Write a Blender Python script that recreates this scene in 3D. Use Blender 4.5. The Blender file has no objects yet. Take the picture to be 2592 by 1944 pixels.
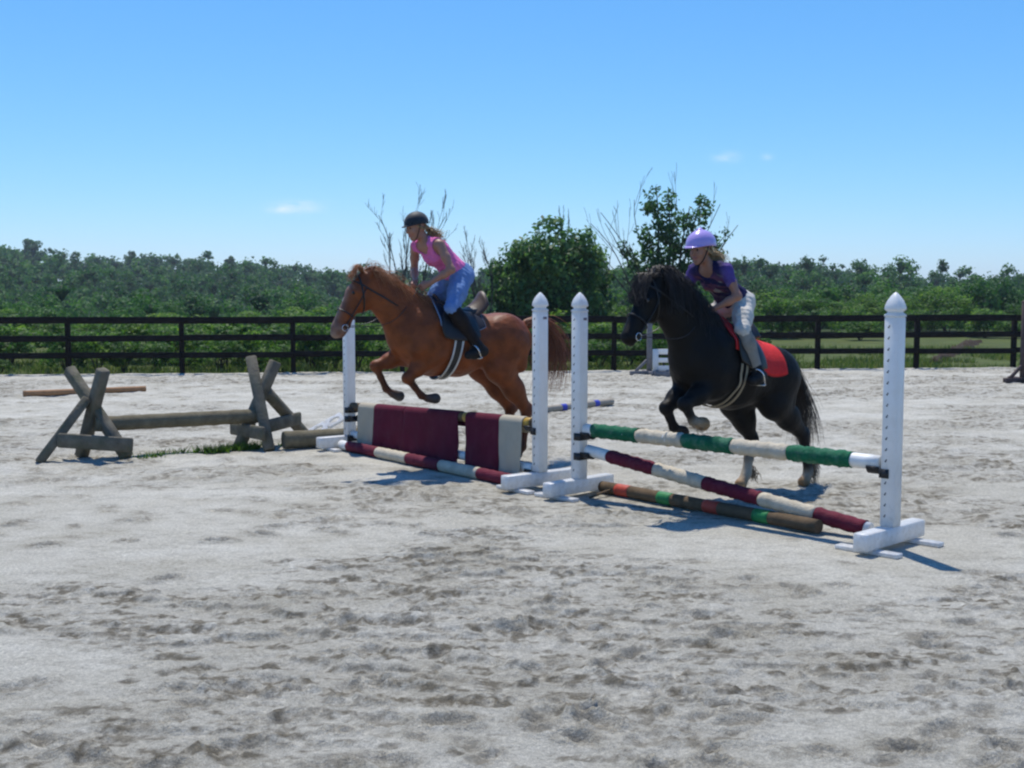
import bpy, math, random
import numpy as np
from mathutils import Vector, Matrix, Euler

# ------------------------------------------------------------------ camera, sky, sun, exposure
scn = bpy.context.scene
C = scn.collection
RNG = np.random.default_rng(11)
random.seed(5)
EYE = 1.75
cam = bpy.data.cameras.new('camera')
cam.sensor_width = 36.0
cam.lens = 36.0 * 3000.0 / 2592.0
cam.clip_start = 0.05
cam.clip_end = 6000
camo = bpy.data.objects.new('camera', cam)
camo.location = (0, 0, EYE)
camo.rotation_euler = (math.radians(90) - math.atan(231 / 3000.0), 0, 0)
C.objects.link(camo)
scn.camera = camo

SUN_EL = math.radians(67)
SUN_AZ = math.radians(-14)            # from +Y (away from the camera) towards -X
TO_SUN = Vector((math.sin(SUN_AZ) * math.cos(SUN_EL), math.cos(SUN_AZ) * math.cos(SUN_EL), math.sin(SUN_EL)))
w = bpy.data.worlds.new('World')
scn.world = w
w.use_nodes = True
wn = w.node_tree
wn.nodes.clear()
wo = wn.nodes.new('ShaderNodeOutputWorld')
bg = wn.nodes.new('ShaderNodeBackground')
bg.inputs['Strength'].default_value = 0.110
sky = wn.nodes.new('ShaderNodeTexSky')
sky.sky_type = 'NISHITA'
sky.sun_disc = False
sky.sun_elevation = SUN_EL
sky.sun_rotation = SUN_AZ
sky.altitude = 900
sky.air_density = 1.0
sky.dust_density = 0.35
sky.ozone_density = 3.0
# two wisps of fair-weather cloud, fixed in the sky
tc = wn.nodes.new('ShaderNodeTexCoord')
acc = None


def wmath(op, a, b=None, clamp=False):
    n = wn.nodes.new('ShaderNodeMath')
    n.operation = op
    n.use_clamp = clamp
    for i, v in enumerate((a, b)):
        if v is None:
            continue
        if isinstance(v, (int, float)):
            n.inputs[i].default_value = v
        else:
            wn.links.new(v, n.inputs[i])
    return n.outputs[0]


nz = wn.nodes.new('ShaderNodeTexNoise')
nz.inputs['Scale'].default_value = 55
nz.inputs['Detail'].default_value = 6
mp = wn.nodes.new('ShaderNodeMapping')
mp.inputs['Scale'].default_value = (1, 1, 2.4)
wn.links.new(tc.outputs['Generated'], mp.inputs['Vector'])
wn.links.new(mp.outputs[0], nz.inputs['Vector'])
sep = wn.nodes.new('ShaderNodeSeparateXYZ')
wn.links.new(tc.outputs['Generated'], sep.inputs[0])
for (dx, dz, sx, sz, amp) in ((-0.174, 0.0705, 0.016, 0.0042, 0.75), (-0.190, 0.0680, 0.012, 0.0026, 0.55), (0.175, 0.110, 0.009, 0.0038, 0.42), (0.207, 0.110, 0.004, 0.0025, 0.3)):
    ex = wmath('DIVIDE', wmath('SUBTRACT', sep.outputs[0], dx), sx)
    ez = wmath('DIVIDE', wmath('SUBTRACT', sep.outputs[2], dz), sz)
    r2 = wmath('ADD', wmath('MULTIPLY', ex, ex), wmath('MULTIPLY', ez, ez))
    g = wmath('MULTIPLY', wmath('EXPONENT', wmath('MULTIPLY', r2, -1.0)), amp)
    acc = g if acc is None else wmath('ADD', acc, g)
cl = wmath('MULTIPLY', acc, wmath('MULTIPLY', wmath('SUBTRACT', nz.outputs[0], 0.30), 3.0, True), True)
gm = wn.nodes.new('ShaderNodeHueSaturation')
gm.inputs['Saturation'].default_value = 1.0
gm.inputs['Value'].default_value = 1.0
ss = wn.nodes.new('ShaderNodeSeparateColor')
sc_ = wn.nodes.new('ShaderNodeCombineColor')
wn.links.new(sky.outputs[0], ss.inputs[0])
# the camera's saturated blue rendering of the whole sky: one response per colour channel
for ch, (ref, to, pw) in enumerate(((5.36, 2.85, 1.30), (6.78, 4.95, 0.90), (7.2, 6.9, 0.60))):
    wn.links.new(wmath('MULTIPLY', wmath('POWER', wmath('DIVIDE', ss.outputs[ch], ref), pw), to), sc_.inputs[ch])
wn.links.new(sc_.outputs[0], gm.inputs['Color'])
mx = wn.nodes.new('ShaderNodeMixRGB')
mx.inputs['Color2'].default_value = (5.6, 6.3, 7.2, 1)
wn.links.new(cl, mx.inputs['Fac'])
wn.links.new(gm.outputs[0], mx.inputs['Color1'])
wn.links.new(mx.outputs[0], bg.inputs['Color'])
wn.links.new(bg.outputs[0], wo.inputs[0])

sl = bpy.data.lights.new('sun', 'SUN')
sl.energy = 3.4
sl.angle = math.radians(0.53)
sl.color = (1.0, 0.955, 0.87)
so = bpy.data.objects.new('sun', sl)
so.rotation_euler = TO_SUN.to_track_quat('Z', 'Y').to_euler()
so.location = (0, 0, 30)
C.objects.link(so)
scn.view_settings.view_transform = 'Standard'
scn.view_settings.look = 'None'
scn.view_settings.gamma = 1.0
scn.view_settings.exposure = 0.48
scn.view_settings.use_curve_mapping = False
scn.cycles.filter_width = 2.3
scn.cycles.max_bounces = 5
scn.cycles.diffuse_bounces = 3
scn.cycles.glossy_bounces = 2
scn.cycles.transmission_bounces = 3
scn.cycles.transparent_max_bounces = 8
scn.cycles.volume_bounces = 0


# ------------------------------------------------------------------ helpers: tags, meshes, materials
def tag(o, label=None, cat=None, group=None, kind=None):
    if label: o['label'] = label
    if cat: o['category'] = cat
    if group: o['group'] = group
    if kind: o['kind'] = kind
    return o


def mesh_np(name, V, F, smooth=False, attrs=None, fattrs=None):
    """V (n,3); F list of arrays (m,k) of faces (all k equal inside one array)"""
    V = np.asarray(V, dtype=np.float32)
    if isinstance(F, np.ndarray):
        F = [F]
    F = [np.asarray(f, dtype=np.int32) for f in F if len(f)]
    me = bpy.data.meshes.new(name)
    me.vertices.add(len(V))
    me.vertices.foreach_set('co', V.ravel())
    nl = sum(f.size for f in F)
    npoly = sum(len(f) for f in F)
    me.loops.add(nl)
    me.polygons.add(npoly)
    me.loops.foreach_set('vertex_index', np.concatenate([f.ravel() for f in F]))
    tot = np.concatenate([np.full(len(f), f.shape[1], dtype=np.int32) for f in F])
    st = np.concatenate([[0], np.cumsum(tot)[:-1]]).astype(np.int32)
    me.polygons.foreach_set('loop_start', st)
    me.polygons.foreach_set('loop_total', tot)
    me.update(calc_edges=True)
    if smooth:
        me.polygons.foreach_set('use_smooth', np.ones(npoly, dtype=bool))
    for k, a in (attrs or {}).items():
        a = np.asarray(a, dtype=np.float32)
        if a.ndim == 2:
            at = me.attributes.new(k, 'FLOAT_COLOR', 'POINT')
            if a.shape[1] == 3:
                a = np.concatenate([a, np.ones((len(a), 1), np.float32)], 1)
            at.data.foreach_set('color', a.ravel())
        else:
            at = me.attributes.new(k, 'FLOAT', 'POINT')
            at.data.foreach_set('value', a)
    for k, a in (fattrs or {}).items():
        at = me.attributes.new(k, 'FLOAT', 'FACE')
        at.data.foreach_set('value', np.asarray(a, dtype=np.float32))
    return me


def add(name, me, mat=None, parent=None, loc=None, rot=None):
    o = bpy.data.objects.new(name, me)
    if me is not None and mat is not None and len(me.materials) == 0:
        me.materials.append(mat)
    C.objects.link(o)
    if parent is not None:
        o.parent = parent
    if loc is not None:
        o.location = loc
    if rot is not None:
        o.rotation_euler = rot
    return o


def empty(name, loc=(0, 0, 0), rz=0.0):
    o = bpy.data.objects.new(name, None)
    o.empty_display_size = 0.2
    o.location = loc
    o.rotation_euler = (0, 0, rz)
    C.objects.link(o)
    return o


class MB:
    """collects simple solids into one mesh"""
    def __init__(s):
        s.V = []; s.F = {}; s.n = 0

    def raw(s, V, F):
        V = np.asarray(V, float)
        for f in F:
            s.F.setdefault(len(f), []).append([i + s.n for i in f])
        s.V.append(V); s.n += len(V)
        return s

    def hexa(s, c8):
        return s.raw(c8, [(0, 3, 2, 1), (4, 5, 6, 7), (0, 1, 5, 4), (1, 2, 6, 5), (2, 3, 7, 6), (3, 0, 4, 7)])

    def box(s, c, size, rz=0.0, ch=0.0):
        hx, hy, hz = [v / 2 for v in size]
        if ch > 0:
            P = []
            for sx in (-1, 1):
                for sy in (-1, 1):
                    for sz in (-1, 1):
                        P += [(sx * (hx - ch), sy * (hy - ch), sz * hz), (sx * (hx - ch), sy * hy, sz * (hz - ch)), (sx * hx, sy * (hy - ch), sz * (hz - ch))]
            V, F = hull(P)
        else:
            V = np.array([(-hx, -hy, -hz), (hx, -hy, -hz), (hx, hy, -hz), (-hx, hy, -hz), (-hx, -hy, hz), (hx, -hy, hz), (hx, hy, hz), (-hx, hy, hz)])
            F = [(0, 3, 2, 1), (4, 5, 6, 7), (0, 1, 5, 4), (1, 2, 6, 5), (2, 3, 7, 6), (3, 0, 4, 7)]
        ca, sa = math.cos(rz), math.sin(rz)
        V = np.array(V)
        V = np.stack([V[:, 0] * ca - V[:, 1] * sa + c[0], V[:, 0] * sa + V[:, 1] * ca + c[1], V[:, 2] + c[2]], 1)
        return s.raw(V, F)

    def beam(s, a, b, wd, ht, up=(0, 0, 1), ch=0.006):
        """chamfered timber from a to b"""
        a = Vector(a); b = Vector(b)
        d = (b - a).normalized(); u = Vector(up)
        sd = d.cross(u)
        if sd.length < 1e-4: sd = d.cross(Vector((0, 1, 0)))
        sd.normalize(); u = sd.cross(d).normalized()
        hw, hh = wd / 2, ht / 2
        prof = [(hw - ch, hh), (hw, hh - ch), (hw, -hh + ch), (hw - ch, -hh), (-hw + ch, -hh), (-hw, -hh + ch), (-hw, hh - ch), (-hw + ch, hh)]
        L = (b - a).length
        rows = [(0.0, 1 - ch / max(hw, hh)), (ch, 1), (L * .33, 1), (L * .66, 1), (L - ch, 1), (L, 1 - ch / max(hw, hh))]
        V = []
        for t, k in rows:
            p = a + d * t
            for (x, y) in prof:
                V.append(p + sd * (x * k) + u * (y * k))
        n = 8; F = []
        for i in range(len(rows) - 1):
            for j in range(n):
                F.append((i * n + j, i * n + (j + 1) % n, (i + 1) * n + (j + 1) % n, (i + 1) * n + j))
        F.append(tuple(range(n - 1, -1, -1))); F.append(tuple(range((len(rows) - 1) * n, len(rows) * n)))
        return s.raw([tuple(v) for v in V], F)

    def tube(s, pts, rad, n=10, cap=True, flat=None):
        """swept tube; rad scalar or list; flat=(wa,wb) gives an elliptical strap section"""
        pts = [Vector(p) for p in pts]
        m = len(pts)
        if not hasattr(rad, '__len__'): rad = [rad] * m
        V = []; prev = None
        for i, p in enumerate(pts):
            d = (pts[min(i + 1, m - 1)] - pts[max(i - 1, 0)])
            if d.length < 1e-9: d = Vector((0, 0, 1))
            d.normalize()
            if prev is None:
                ref = Vector((0, 0, 1)) if abs(d.z) < .9 else Vector((1, 0, 0))
                prev = d.cross(ref).normalized()
            x = (prev - d * prev.dot(d))
            if x.length < 1e-6: x = d.orthogonal()
            x.normalize(); y = d.cross(x); prev = x
            for k in range(n):
                a = 2 * math.pi * k / n
                V.append(p + x * (math.cos(a) * rad[i] * (flat[0] if flat else 1)) + y * (math.sin(a) * rad[i] * (flat[1] if flat else 1)))
        F = []
        for i in range(m - 1):
            for k in range(n):
                F.append((i * n + k, i * n + (k + 1) % n, (i + 1) * n + (k + 1) % n, (i + 1) * n + k))
        if cap:
            F.append(tuple(range(n - 1, -1, -1))); F.append(tuple(range((m - 1) * n, m * n)))
        return s.raw([tuple(v) for v in V], F)

    def mesh(s, name, smooth=False):
        V = np.concatenate(s.V)
        return mesh_np(name, V, [np.array(f) for f in s.F.values()], smooth)

    def build(s, name, mat, parent=None, smooth=False, loc=None):
        me = s.mesh(name, smooth)
        return add(name, me, mat, parent, loc)


def hull(P):
    import bmesh
    bm = bmesh.new()
    vs = [bm.verts.new(p) for p in P]
    r = bmesh.ops.convex_hull(bm, input=vs)
    bmesh.ops.dissolve_limit(bm, angle_limit=0.02, verts=bm.verts, edges=bm.edges)
    bm.verts.index_update()
    V = [tuple(v.co) for v in bm.verts]
    F = [tuple(v.index for v in f.verts) for f in bm.faces]
    bm.free()
    return V, F


def nodes(m):
    m.use_nodes = True
    nt = m.node_tree
    return nt, nt.nodes['Principled BSDF']


def simple_mat(name, col, rough=0.6, var=0.15, scale=14.0, bump=0.0, bscale=None, spec=0.4, coord='Object', metal=0.0, stretch=(1, 1, 1), sheen=0.0, dirt=None):
    """procedural material: base colour broken up by two noises, fine bump; dirt=(colour, amount, scale)"""
    m = bpy.data.materials.new(name)
    nt, b = nodes(m)
    N = nt.nodes; L = nt.links
    t = N.new('ShaderNodeTexCoord')
    mp = N.new('ShaderNodeMapping'); mp.inputs['Scale'].default_value = stretch
    L.new(t.outputs[coord], mp.inputs[0])
    n1 = N.new('ShaderNodeTexNoise'); n1.inputs['Scale'].default_value = scale; n1.inputs['Detail'].default_value = 7; n1.inputs['Roughness'].default_value = .65
    L.new(mp.outputs[0], n1.inputs['Vector'])
    r = N.new('ShaderNodeValToRGB')
    c = np.array(col)
    r.color_ramp.elements[0].position = .3; r.color_ramp.elements[1].position = .7
    r.color_ramp.elements[0].color = (*np.clip(c * (1 - var), 0, 1), 1)
    r.color_ramp.elements[1].color = (*np.clip(c * (1 + var), 0, 1), 1)
    L.new(n1.outputs[0], r.inputs[0])
    out = r.outputs[0]
    if dirt:
        n3 = N.new('ShaderNodeTexNoise'); n3.inputs['Scale'].default_value = dirt[2]; n3.inputs['Detail'].default_value = 8; n3.inputs['Roughness'].default_value = .7
        L.new(t.outputs[coord], n3.inputs['Vector'])
        rr = N.new('ShaderNodeValToRGB'); rr.color_ramp.elements[0].position = .48; rr.color_ramp.elements[1].position = .72
        rr.color_ramp.elements[1].color = (dirt[1],) * 3 + (1,)
        L.new(n3.outputs[0], rr.inputs[0])
        mm = N.new('ShaderNodeMixRGB'); mm.inputs[2].default_value = (*dirt[0], 1)
        L.new(rr.outputs[0], mm.inputs[0]); L.new(out, mm.inputs[1]); out = mm.outputs[0]
    L.new(out, b.inputs['Base Color'])
    b.inputs['Roughness'].default_value = rough
    b.inputs['Specular IOR Level'].default_value = spec
    b.inputs['Metallic'].default_value = metal
    if sheen: b.inputs['Sheen Weight'].default_value = sheen
    if bump:
        n2 = N.new('ShaderNodeTexNoise'); n2.inputs['Scale'].default_value = bscale or scale * 4; n2.inputs['Detail'].default_value = 5
        L.new(mp.outputs[0], n2.inputs['Vector'])
        bp = N.new('ShaderNodeBump'); bp.inputs['Strength'].default_value = bump; bp.inputs['Distance'].default_value = .01
        L.new(n2.outputs[0], bp.inputs['Height']); L.new(bp.outputs[0], b.inputs['Normal'])
    return m


def vcol_mat(name, rough=.5, var=.18, scale=9.0, bump=.25, bscale=120, spec=.35, sheen=0.0, stretch=(1, 1, 1), muscle=0):
    """colour of the coat or skin from the mesh, broken up by noise"""
    m = bpy.data.materials.new(name)
    nt, b = nodes(m); N = nt.nodes; L = nt.links
    a = N.new('ShaderNodeAttribute'); a.attribute_name = 'coat'
    t = N.new('ShaderNodeTexCoord')
    n1 = N.new('ShaderNodeTexNoise'); n1.inputs['Scale'].default_value = scale; n1.inputs['Detail'].default_value = 6
    L.new(t.outputs['Object'], n1.inputs['Vector'])
    mr = N.new('ShaderNodeMapRange'); mr.inputs['From Min'].default_value = .3; mr.inputs['From Max'].default_value = .7
    mr.inputs['To Min'].default_value = 1 - var; mr.inputs['To Max'].default_value = 1 + var
    L.new(n1.outputs[0], mr.inputs[0])
    mm = N.new('ShaderNodeVectorMath'); mm.operation = 'MULTIPLY'
    L.new(a.outputs['Color'], mm.inputs[0]); L.new(mr.outputs[0], mm.inputs[1])
    L.new(mm.outputs[0], b.inputs['Base Color'])
    b.inputs['Roughness'].default_value = rough
    b.inputs['Specular IOR Level'].default_value = spec
    if sheen: b.inputs['Sheen Weight'].default_value = sheen
    mp = N.new('ShaderNodeMapping'); mp.inputs['Scale'].default_value = stretch
    L.new(t.outputs['Object'], mp.inputs[0])
    n2 = N.new('ShaderNodeTexNoise'); n2.inputs['Scale'].default_value = bscale; n2.inputs['Detail'].default_value = 3
    L.new(mp.outputs[0], n2.inputs['Vector'])
    bp = N.new('ShaderNodeBump'); bp.inputs['Strength'].default_value = bump; bp.inputs['Distance'].default_value = .006
    L.new(n2.outputs[0], bp.inputs['Height'])
    n5 = N.new('ShaderNodeTexNoise'); n5.inputs['Scale'].default_value = muscle or 1; n5.inputs['Detail'].default_value = 2
    L.new(t.outputs['Object'], n5.inputs['Vector'])
    b5 = N.new('ShaderNodeBump'); b5.inputs['Strength'].default_value = .5 if muscle else 0; b5.inputs['Distance'].default_value = .03
    L.new(n5.outputs[0], b5.inputs['Height']); L.new(bp.outputs[0], b5.inputs['Normal']); L.new(b5.outputs[0], b.inputs['Normal'])
    return m


def leaf_mat(name, c0, c1, c2, trans=.35, rough=.55, spec=.3):
    """leaf colour differs from leaf to leaf (face attribute) and from plant to plant"""
    m = bpy.data.materials.new(name)
    nt, b = nodes(m); N = nt.nodes; L = nt.links
    a = N.new('ShaderNodeAttribute'); a.attribute_name = 'rnd'
    oi = N.new('ShaderNodeObjectInfo')
    ad = N.new('ShaderNodeMath'); ad.operation = 'MULTIPLY_ADD'; ad.inputs[1].default_value = .35
    L.new(oi.outputs['Random'], ad.inputs[0])
    sb = N.new('ShaderNodeMath'); sb.operation = 'SUBTRACT'; sb.inputs[1].default_value = .17
    L.new(a.outputs['Fac'], sb.inputs[0]); L.new(sb.outputs[0], ad.inputs[2])
    r = N.new('ShaderNodeValToRGB')
    r.color_ramp.elements[0].color = (*c0, 1); r.color_ramp.elements[1].color = (*c2, 1)
    e = r.color_ramp.elements.new(.5); e.color = (*c1, 1)
    L.new(ad.outputs[0], r.inputs[0])
    L.new(r.outputs[0], b.inputs['Base Color'])
    b.inputs['Roughness'].default_value = rough; b.inputs['Specular IOR Level'].default_value = spec
    tr = N.new('ShaderNodeBsdfTranslucent')
    hs = N.new('ShaderNodeHueSaturation'); hs.inputs['Value'].default_value = 1.35; hs.inputs['Saturation'].default_value = 1.1
    L.new(r.outputs[0], hs.inputs['Color']); L.new(hs.outputs[0], tr.inputs[0])
    ms = N.new('ShaderNodeMixShader'); ms.inputs[0].default_value = trans
    L.new(b.outputs[0], ms.inputs[1]); L.new(tr.outputs[0], ms.inputs[2])
    L.new(ms.outputs[0], N['Material Output'].inputs[0])
    return m


# ------------------------------------------------------------------ numpy noise
def _h(ix, iy, seed):
    n = (ix.astype(np.int64) * 374761393 + iy.astype(np.int64) * 668265263 + seed * 1274126177) & 0xffffffff
    n = ((n ^ (n >> 13)) * 1274126177) & 0xffffffff
    return ((n ^ (n >> 16)) & 0xffff) / 65535.0


def vnoise(x, y, seed=0):
    ix = np.floor(x); iy = np.floor(y)
    fx = x - ix; fy = y - iy
    fx = fx * fx * fx * (fx * (fx * 6 - 15) + 10); fy = fy * fy * fy * (fy * (fy * 6 - 15) + 10)
    a = _h(ix, iy, seed); b = _h(ix + 1, iy, seed); c = _h(ix, iy + 1, seed); d = _h(ix + 1, iy + 1, seed)
    return (a * (1 - fx) + b * fx) * (1 - fy) + (c * (1 - fx) + d * fx) * fy


def fbm(x, y, oct=4, seed=0, gain=.5):
    s = np.zeros_like(x); a = 1.0; t = 0
    for o in range(oct):
        s += a * vnoise(x * 2 ** o + 17.3 * o, y * 2 ** o - 9.1 * o, seed + o); t += a; a *= gain
    return s / t


def sstep(a, b, x):
    t = np.clip((x - a) / (b - a), 0, 1)
    return t * t * (3 - 2 * t)


# ------------------------------------------------------------------ the ground
FY0, FM = 26.4, 0.11                    # fence line: y = FY0 + FM x


def fence_y(x): return FY0 + FM * x


NP = 6000
PX = RNG.uniform(-14, 14, NP); PY = 2.6 + 24 * RNG.random(NP) ** 1.15
PD = fbm(PX * .45, PY * .45, 3, 71)
keep = RNG.random(NP) < np.clip((PD - .36) * 4.2, .12, 1) * np.where(PY < 6.2, 1, .62)
PX, PY = PX[keep], PY[keep]
PR = RNG.uniform(.045, .095, len(PX)); PA = RNG.normal(0, .6, len(PX)); PH = RNG.uniform(.008, .030, len(PX))


PADS = [(-1.83, 13.29, .6), (.25, 10.53, .6), (.58, 10.16, .6), (2.60, 8.05, .65), (1.5, 9.38, .45), (1.0, 10.0, .45), (2.0, 8.75, .45), (-.9, 11.9, .5), (-.4, 11.25, .5), (-1.4, 12.5, .5)]


def ground_height(X, Y, fine):
    churn = sstep(.43, .64, fbm(X * .42 + 3, Y * .95, 4, 5) + .10 * sstep(8, 4.5, Y) + .06 * sstep(.5, 3.5, X))
    h = .030 * (fbm(X * .7, Y * .7, 3, 1) - .5)
    h += (.007 + .016 * churn) * (fbm(X * 4.2, Y * 5.0, 4, 2) - .5)
    cl = fbm(X * 13, Y * 15, 3, 3)
    h += (.003 + .026 * churn) * np.maximum(cl - .5, 0) * 1.6
    h += .065 * sstep(8.5, 11.5, Y) * (fbm(X * 2.2, Y * 3.4, 4, 12) - .5)
    st_ = fbm(X * 3.6 + .5 * Y, Y * 7.5, 4, 6)
    h += (.0015 + .014 * churn) * (sstep(.50, .535, st_) + .6 * sstep(.60, .625, st_) - .5)
    scf = fbm(X * 7.5 + 1.7 * Y, Y * 16, 4, 14)
    big = .80 + .20 * sstep(9.5, 4.5, Y)
    churn = np.clip(churn * .30 + (.25 + .75 * churn) * (.55 * sstep(.50, .54, st_) * sstep(.60, .55, st_) + 1.0 * big * sstep(.595, .635, scf)), 0, 1)  # colour mask: damp scuffs, and shade painted along the step ledges
    if fine:
        h += (.0022 + .007 * churn) * (fbm(X * 45, Y * 45, 3, 4) - .5)
    return h, churn


def splat(X, Y, h, ch):
    """hoof prints: a pit with a pushed-up crumbly rim"""
    xs = X[0]; ys = Y[:, 0]
    for px, py, pr, pa, ph in zip(PX, PY, PR, PA, PH):
        R = pr * 2.4
        i0, i1 = np.searchsorted(xs, (px - R, px + R)); 
        if i1 - i0 < 2: continue
        yy = ys if ys is not None else None
        j0, j1 = np.searchsorted(ys, (py - R, py + R))
        if j1 - j0 < 2: continue
        dx = X[j0:j1, i0:i1] - px; dy = Y[j0:j1, i0:i1] - py
        ca, sa = math.cos(pa), math.sin(pa)
        u = (dx * ca + dy * sa) / (pr * 1.3); v = (-dx * sa + dy * ca) / (pr * .75)
        wob = .35 * (vnoise(dx * 30 + px * 9, dy * 30 + py * 7, 8) - .5)
        r = np.sqrt(u * u + v * v) + wob
        rim = np.exp(-((r - 1.2) / .24) ** 2) * (.45 + .75 * vnoise(dx * 40 + px, dy * 40, 9))
        pit = np.exp(-(r / .85) ** 4)
        h[j0:j1, i0:i1] += ph * (.75 * rim - .95 * pit)
        ch[j0:j1, i0:i1] = np.maximum(ch[j0:j1, i0:i1], .75 * np.exp(-(r / 1.5) ** 2))  # pit darkened in colour too: damp sand with painted shade
    return h, ch


def grid_faces(ny, nx, off=0):
    a = (np.arange(ny - 1)[:, None] * nx + np.arange(nx - 1)[None]).ravel() + off
    return np.stack([a, a + 1, a + nx + 1, a + nx], 1)


YS = 8.96
xs1 = np.arange(-5.04, 5.0401, .016); ys1 = np.linspace(2.52, YS, 403)
X1, Y1 = np.meshgrid(xs1, ys1)
h1, c1 = ground_height(X1, Y1, True)
h1, c1 = splat(X1, Y1, h1, c1)
xs2 = np.arange(-14.4, 14.4001, .048)
tt = np.linspace(0, 1, 390) ** 1.12
X2, T2 = np.meshgrid(xs2, tt)
Y2 = YS + T2 * (17.6 + FM * X2)
Yn = YS + T2 * 17.6
h2, c2 = ground_height(X2, Y2, True)
h2, c2 = splat(X2, Yn, h2, c2)
h2 *= 1 - sstep(.97, 1, T2) * .6
# stitch the two sheets along y = YS
row = h2[0]
h1[-1] = np.interp(xs1, xs2, row)
# keep the sand flat under the feet of the fence-like things
for (px, py, pr) in PADS:
    for X_, Y_, h_ in ((X1, Y1, h1), (X2, Y2, h2)):
        h_ *= 1 - .92 * np.exp(-(((X_ - px) ** 2 + (Y_ - py) ** 2) / pr ** 2) ** 2)
h1[-1] = np.interp(xs1, xs2, h2[0])
V = np.concatenate([np.stack([X1, Y1, h1], 2).reshape(-1, 3), np.stack([X2, Y2, h2], 2).reshape(-1, 3)])
F = np.concatenate([grid_faces(*X1.shape), grid_faces(*X2.shape, X1.size)])
CH = np.concatenate([c1.ravel(), c2.ravel()])
me = mesh_np('sand_arena', V, F, True, {'churn': CH})


def sand_mat():
    m = bpy.data.materials.new('riding_sand')
    nt, b = nodes(m); N = nt.nodes; L = nt.links
    t = N.new('ShaderNodeTexCoord')
    a = N.new('ShaderNodeAttribute'); a.attribute_name = 'churn'
    n1 = N.new('ShaderNodeTexNoise'); n1.inputs['Scale'].default_value = 1.1; n1.inputs['Detail'].default_value = 9; n1.inputs['Roughness'].default_value = .68
    n2 = N.new('ShaderNodeTexNoise'); n2.inputs['Scale'].default_value = 160; n2.inputs['Detail'].default_value = 4
    n3 = N.new('ShaderNodeTexNoise'); n3.inputs['Scale'].default_value = 16; n3.inputs['Detail'].default_value = 6
    for n in (n1, n2, n3): L.new(t.outputs['Object'], n.inputs['Vector'])
    r = N.new('ShaderNodeValToRGB')
    r.color_ramp.elements[0].position = .34; r.color_ramp.elements[1].position = .66
    r.color_ramp.elements[0].color = (.432, .402, .326, 1); r.color_ramp.elements[1].color = (.578, .551, .473, 1)
    L.new(n1.outputs[0], r.inputs[0])
    ma = N.new('ShaderNodeMath'); ma.operation = 'MULTIPLY'
    mr = N.new('ShaderNodeMapRange'); mr.inputs['From Min'].default_value = .30; mr.inputs['From Max'].default_value = .55; mr.inputs['To Max'].default_value = .85
    L.new(n3.outputs[0], mr.inputs[0]); L.new(mr.outputs[0], ma.inputs[0]); L.new(a.outputs['Fac'], ma.inputs[1])
    mm = N.new('ShaderNodeMixRGB'); mm.inputs[2].default_value = (.118, .098, .064, 1)      # turned-up damp sand, plus shade painted in at ledge edges and hoof pits
    L.new(ma.outputs[0], mm.inputs[0]); L.new(r.outputs[0], mm.inputs[1])
    m2 = N.new('ShaderNodeMixRGB'); m2.blend_type = 'MULTIPLY'; m2.inputs[0].default_value = 1
    r2 = N.new('ShaderNodeMapRange'); r2.inputs['From Min'].default_value = .3; r2.inputs['From Max'].default_value = .7; r2.inputs['To Min'].default_value = .70; r2.inputs['To Max'].default_value = 1.30
    L.new(n2.outputs[0], r2.inputs[0]); L.new(mm.outputs[0], m2.inputs[1]); L.new(r2.outputs[0], m2.inputs[2])
    n6 = N.new('ShaderNodeTexNoise'); n6.inputs['Scale'].default_value = 46; n6.inputs['Detail'].default_value = 3
    L.new(t.outputs['Object'], n6.inputs['Vector'])
    r6 = N.new('ShaderNodeMapRange'); r6.inputs['From Min'].default_value = .32; r6.inputs['From Max'].default_value = .68; r6.inputs['To Min'].default_value = .82; r6.inputs['To Max'].default_value = 1.17
    L.new(n6.outputs[0], r6.inputs[0])
    m6 = N.new('ShaderNodeMixRGB'); m6.blend_type = 'MULTIPLY'; m6.inputs[0].default_value = 1
    L.new(m2.outputs[0], m6.inputs[1]); L.new(r6.outputs[0], m6.inputs[2])
    L.new(m6.outputs[0], b.inputs['Base Color'])
    b.inputs['Roughness'].default_value = .9; b.inputs['Specular IOR Level'].default_value = .15
    bp = N.new('ShaderNodeBump'); bp.inputs['Strength'].default_value = 1.0; bp.inputs['Distance'].default_value = .020
    n4 = N.new('ShaderNodeTexNoise'); n4.inputs['Scale'].default_value = 75; n4.inputs['Detail'].default_value = 6; n4.inputs['Roughness'].default_value = .7
    L.new(t.outputs['Object'], n4.inputs['Vector'])
    L.new(n4.outputs[0], bp.inputs['Height']); L.new(bp.outputs[0], b.inputs['Normal'])
    return m


M_SAND = sand_mat()
o = add('sand_arena', me, M_SAND)
o['kind'] = 'structure'


def gz(x, y):
    h, c = ground_height(np.array([[x]], float), np.array([[y]], float), False)
    k = 1.0
    for (px, py, pr) in PADS:
        k *= 1 - .92 * math.exp(-(((x - px) ** 2 + (y - py) ** 2) / pr ** 2) ** 2)
    return float(h[0, 0]) * k


# terrain beyond: field, hollow and the wooded rise, one sheet out to the horizon
def hill_top(a):
    """height of the wooded ridge's tree tops, as a rise per metre of distance, by bearing a = x / y"""
    u = np.array([-.9, -.43, -.40, -.33, -.25, -.18, -.10, 0., .09, .18, .25, .32, .40, .45, .9])
    v = np.array([.040, .0370, .0345, .0270, .0270, .0200, .0170, .016, .0195, .0200, .0185, .0110, .0050, .0060, .01])
    return np.interp(a, u, v)


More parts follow.
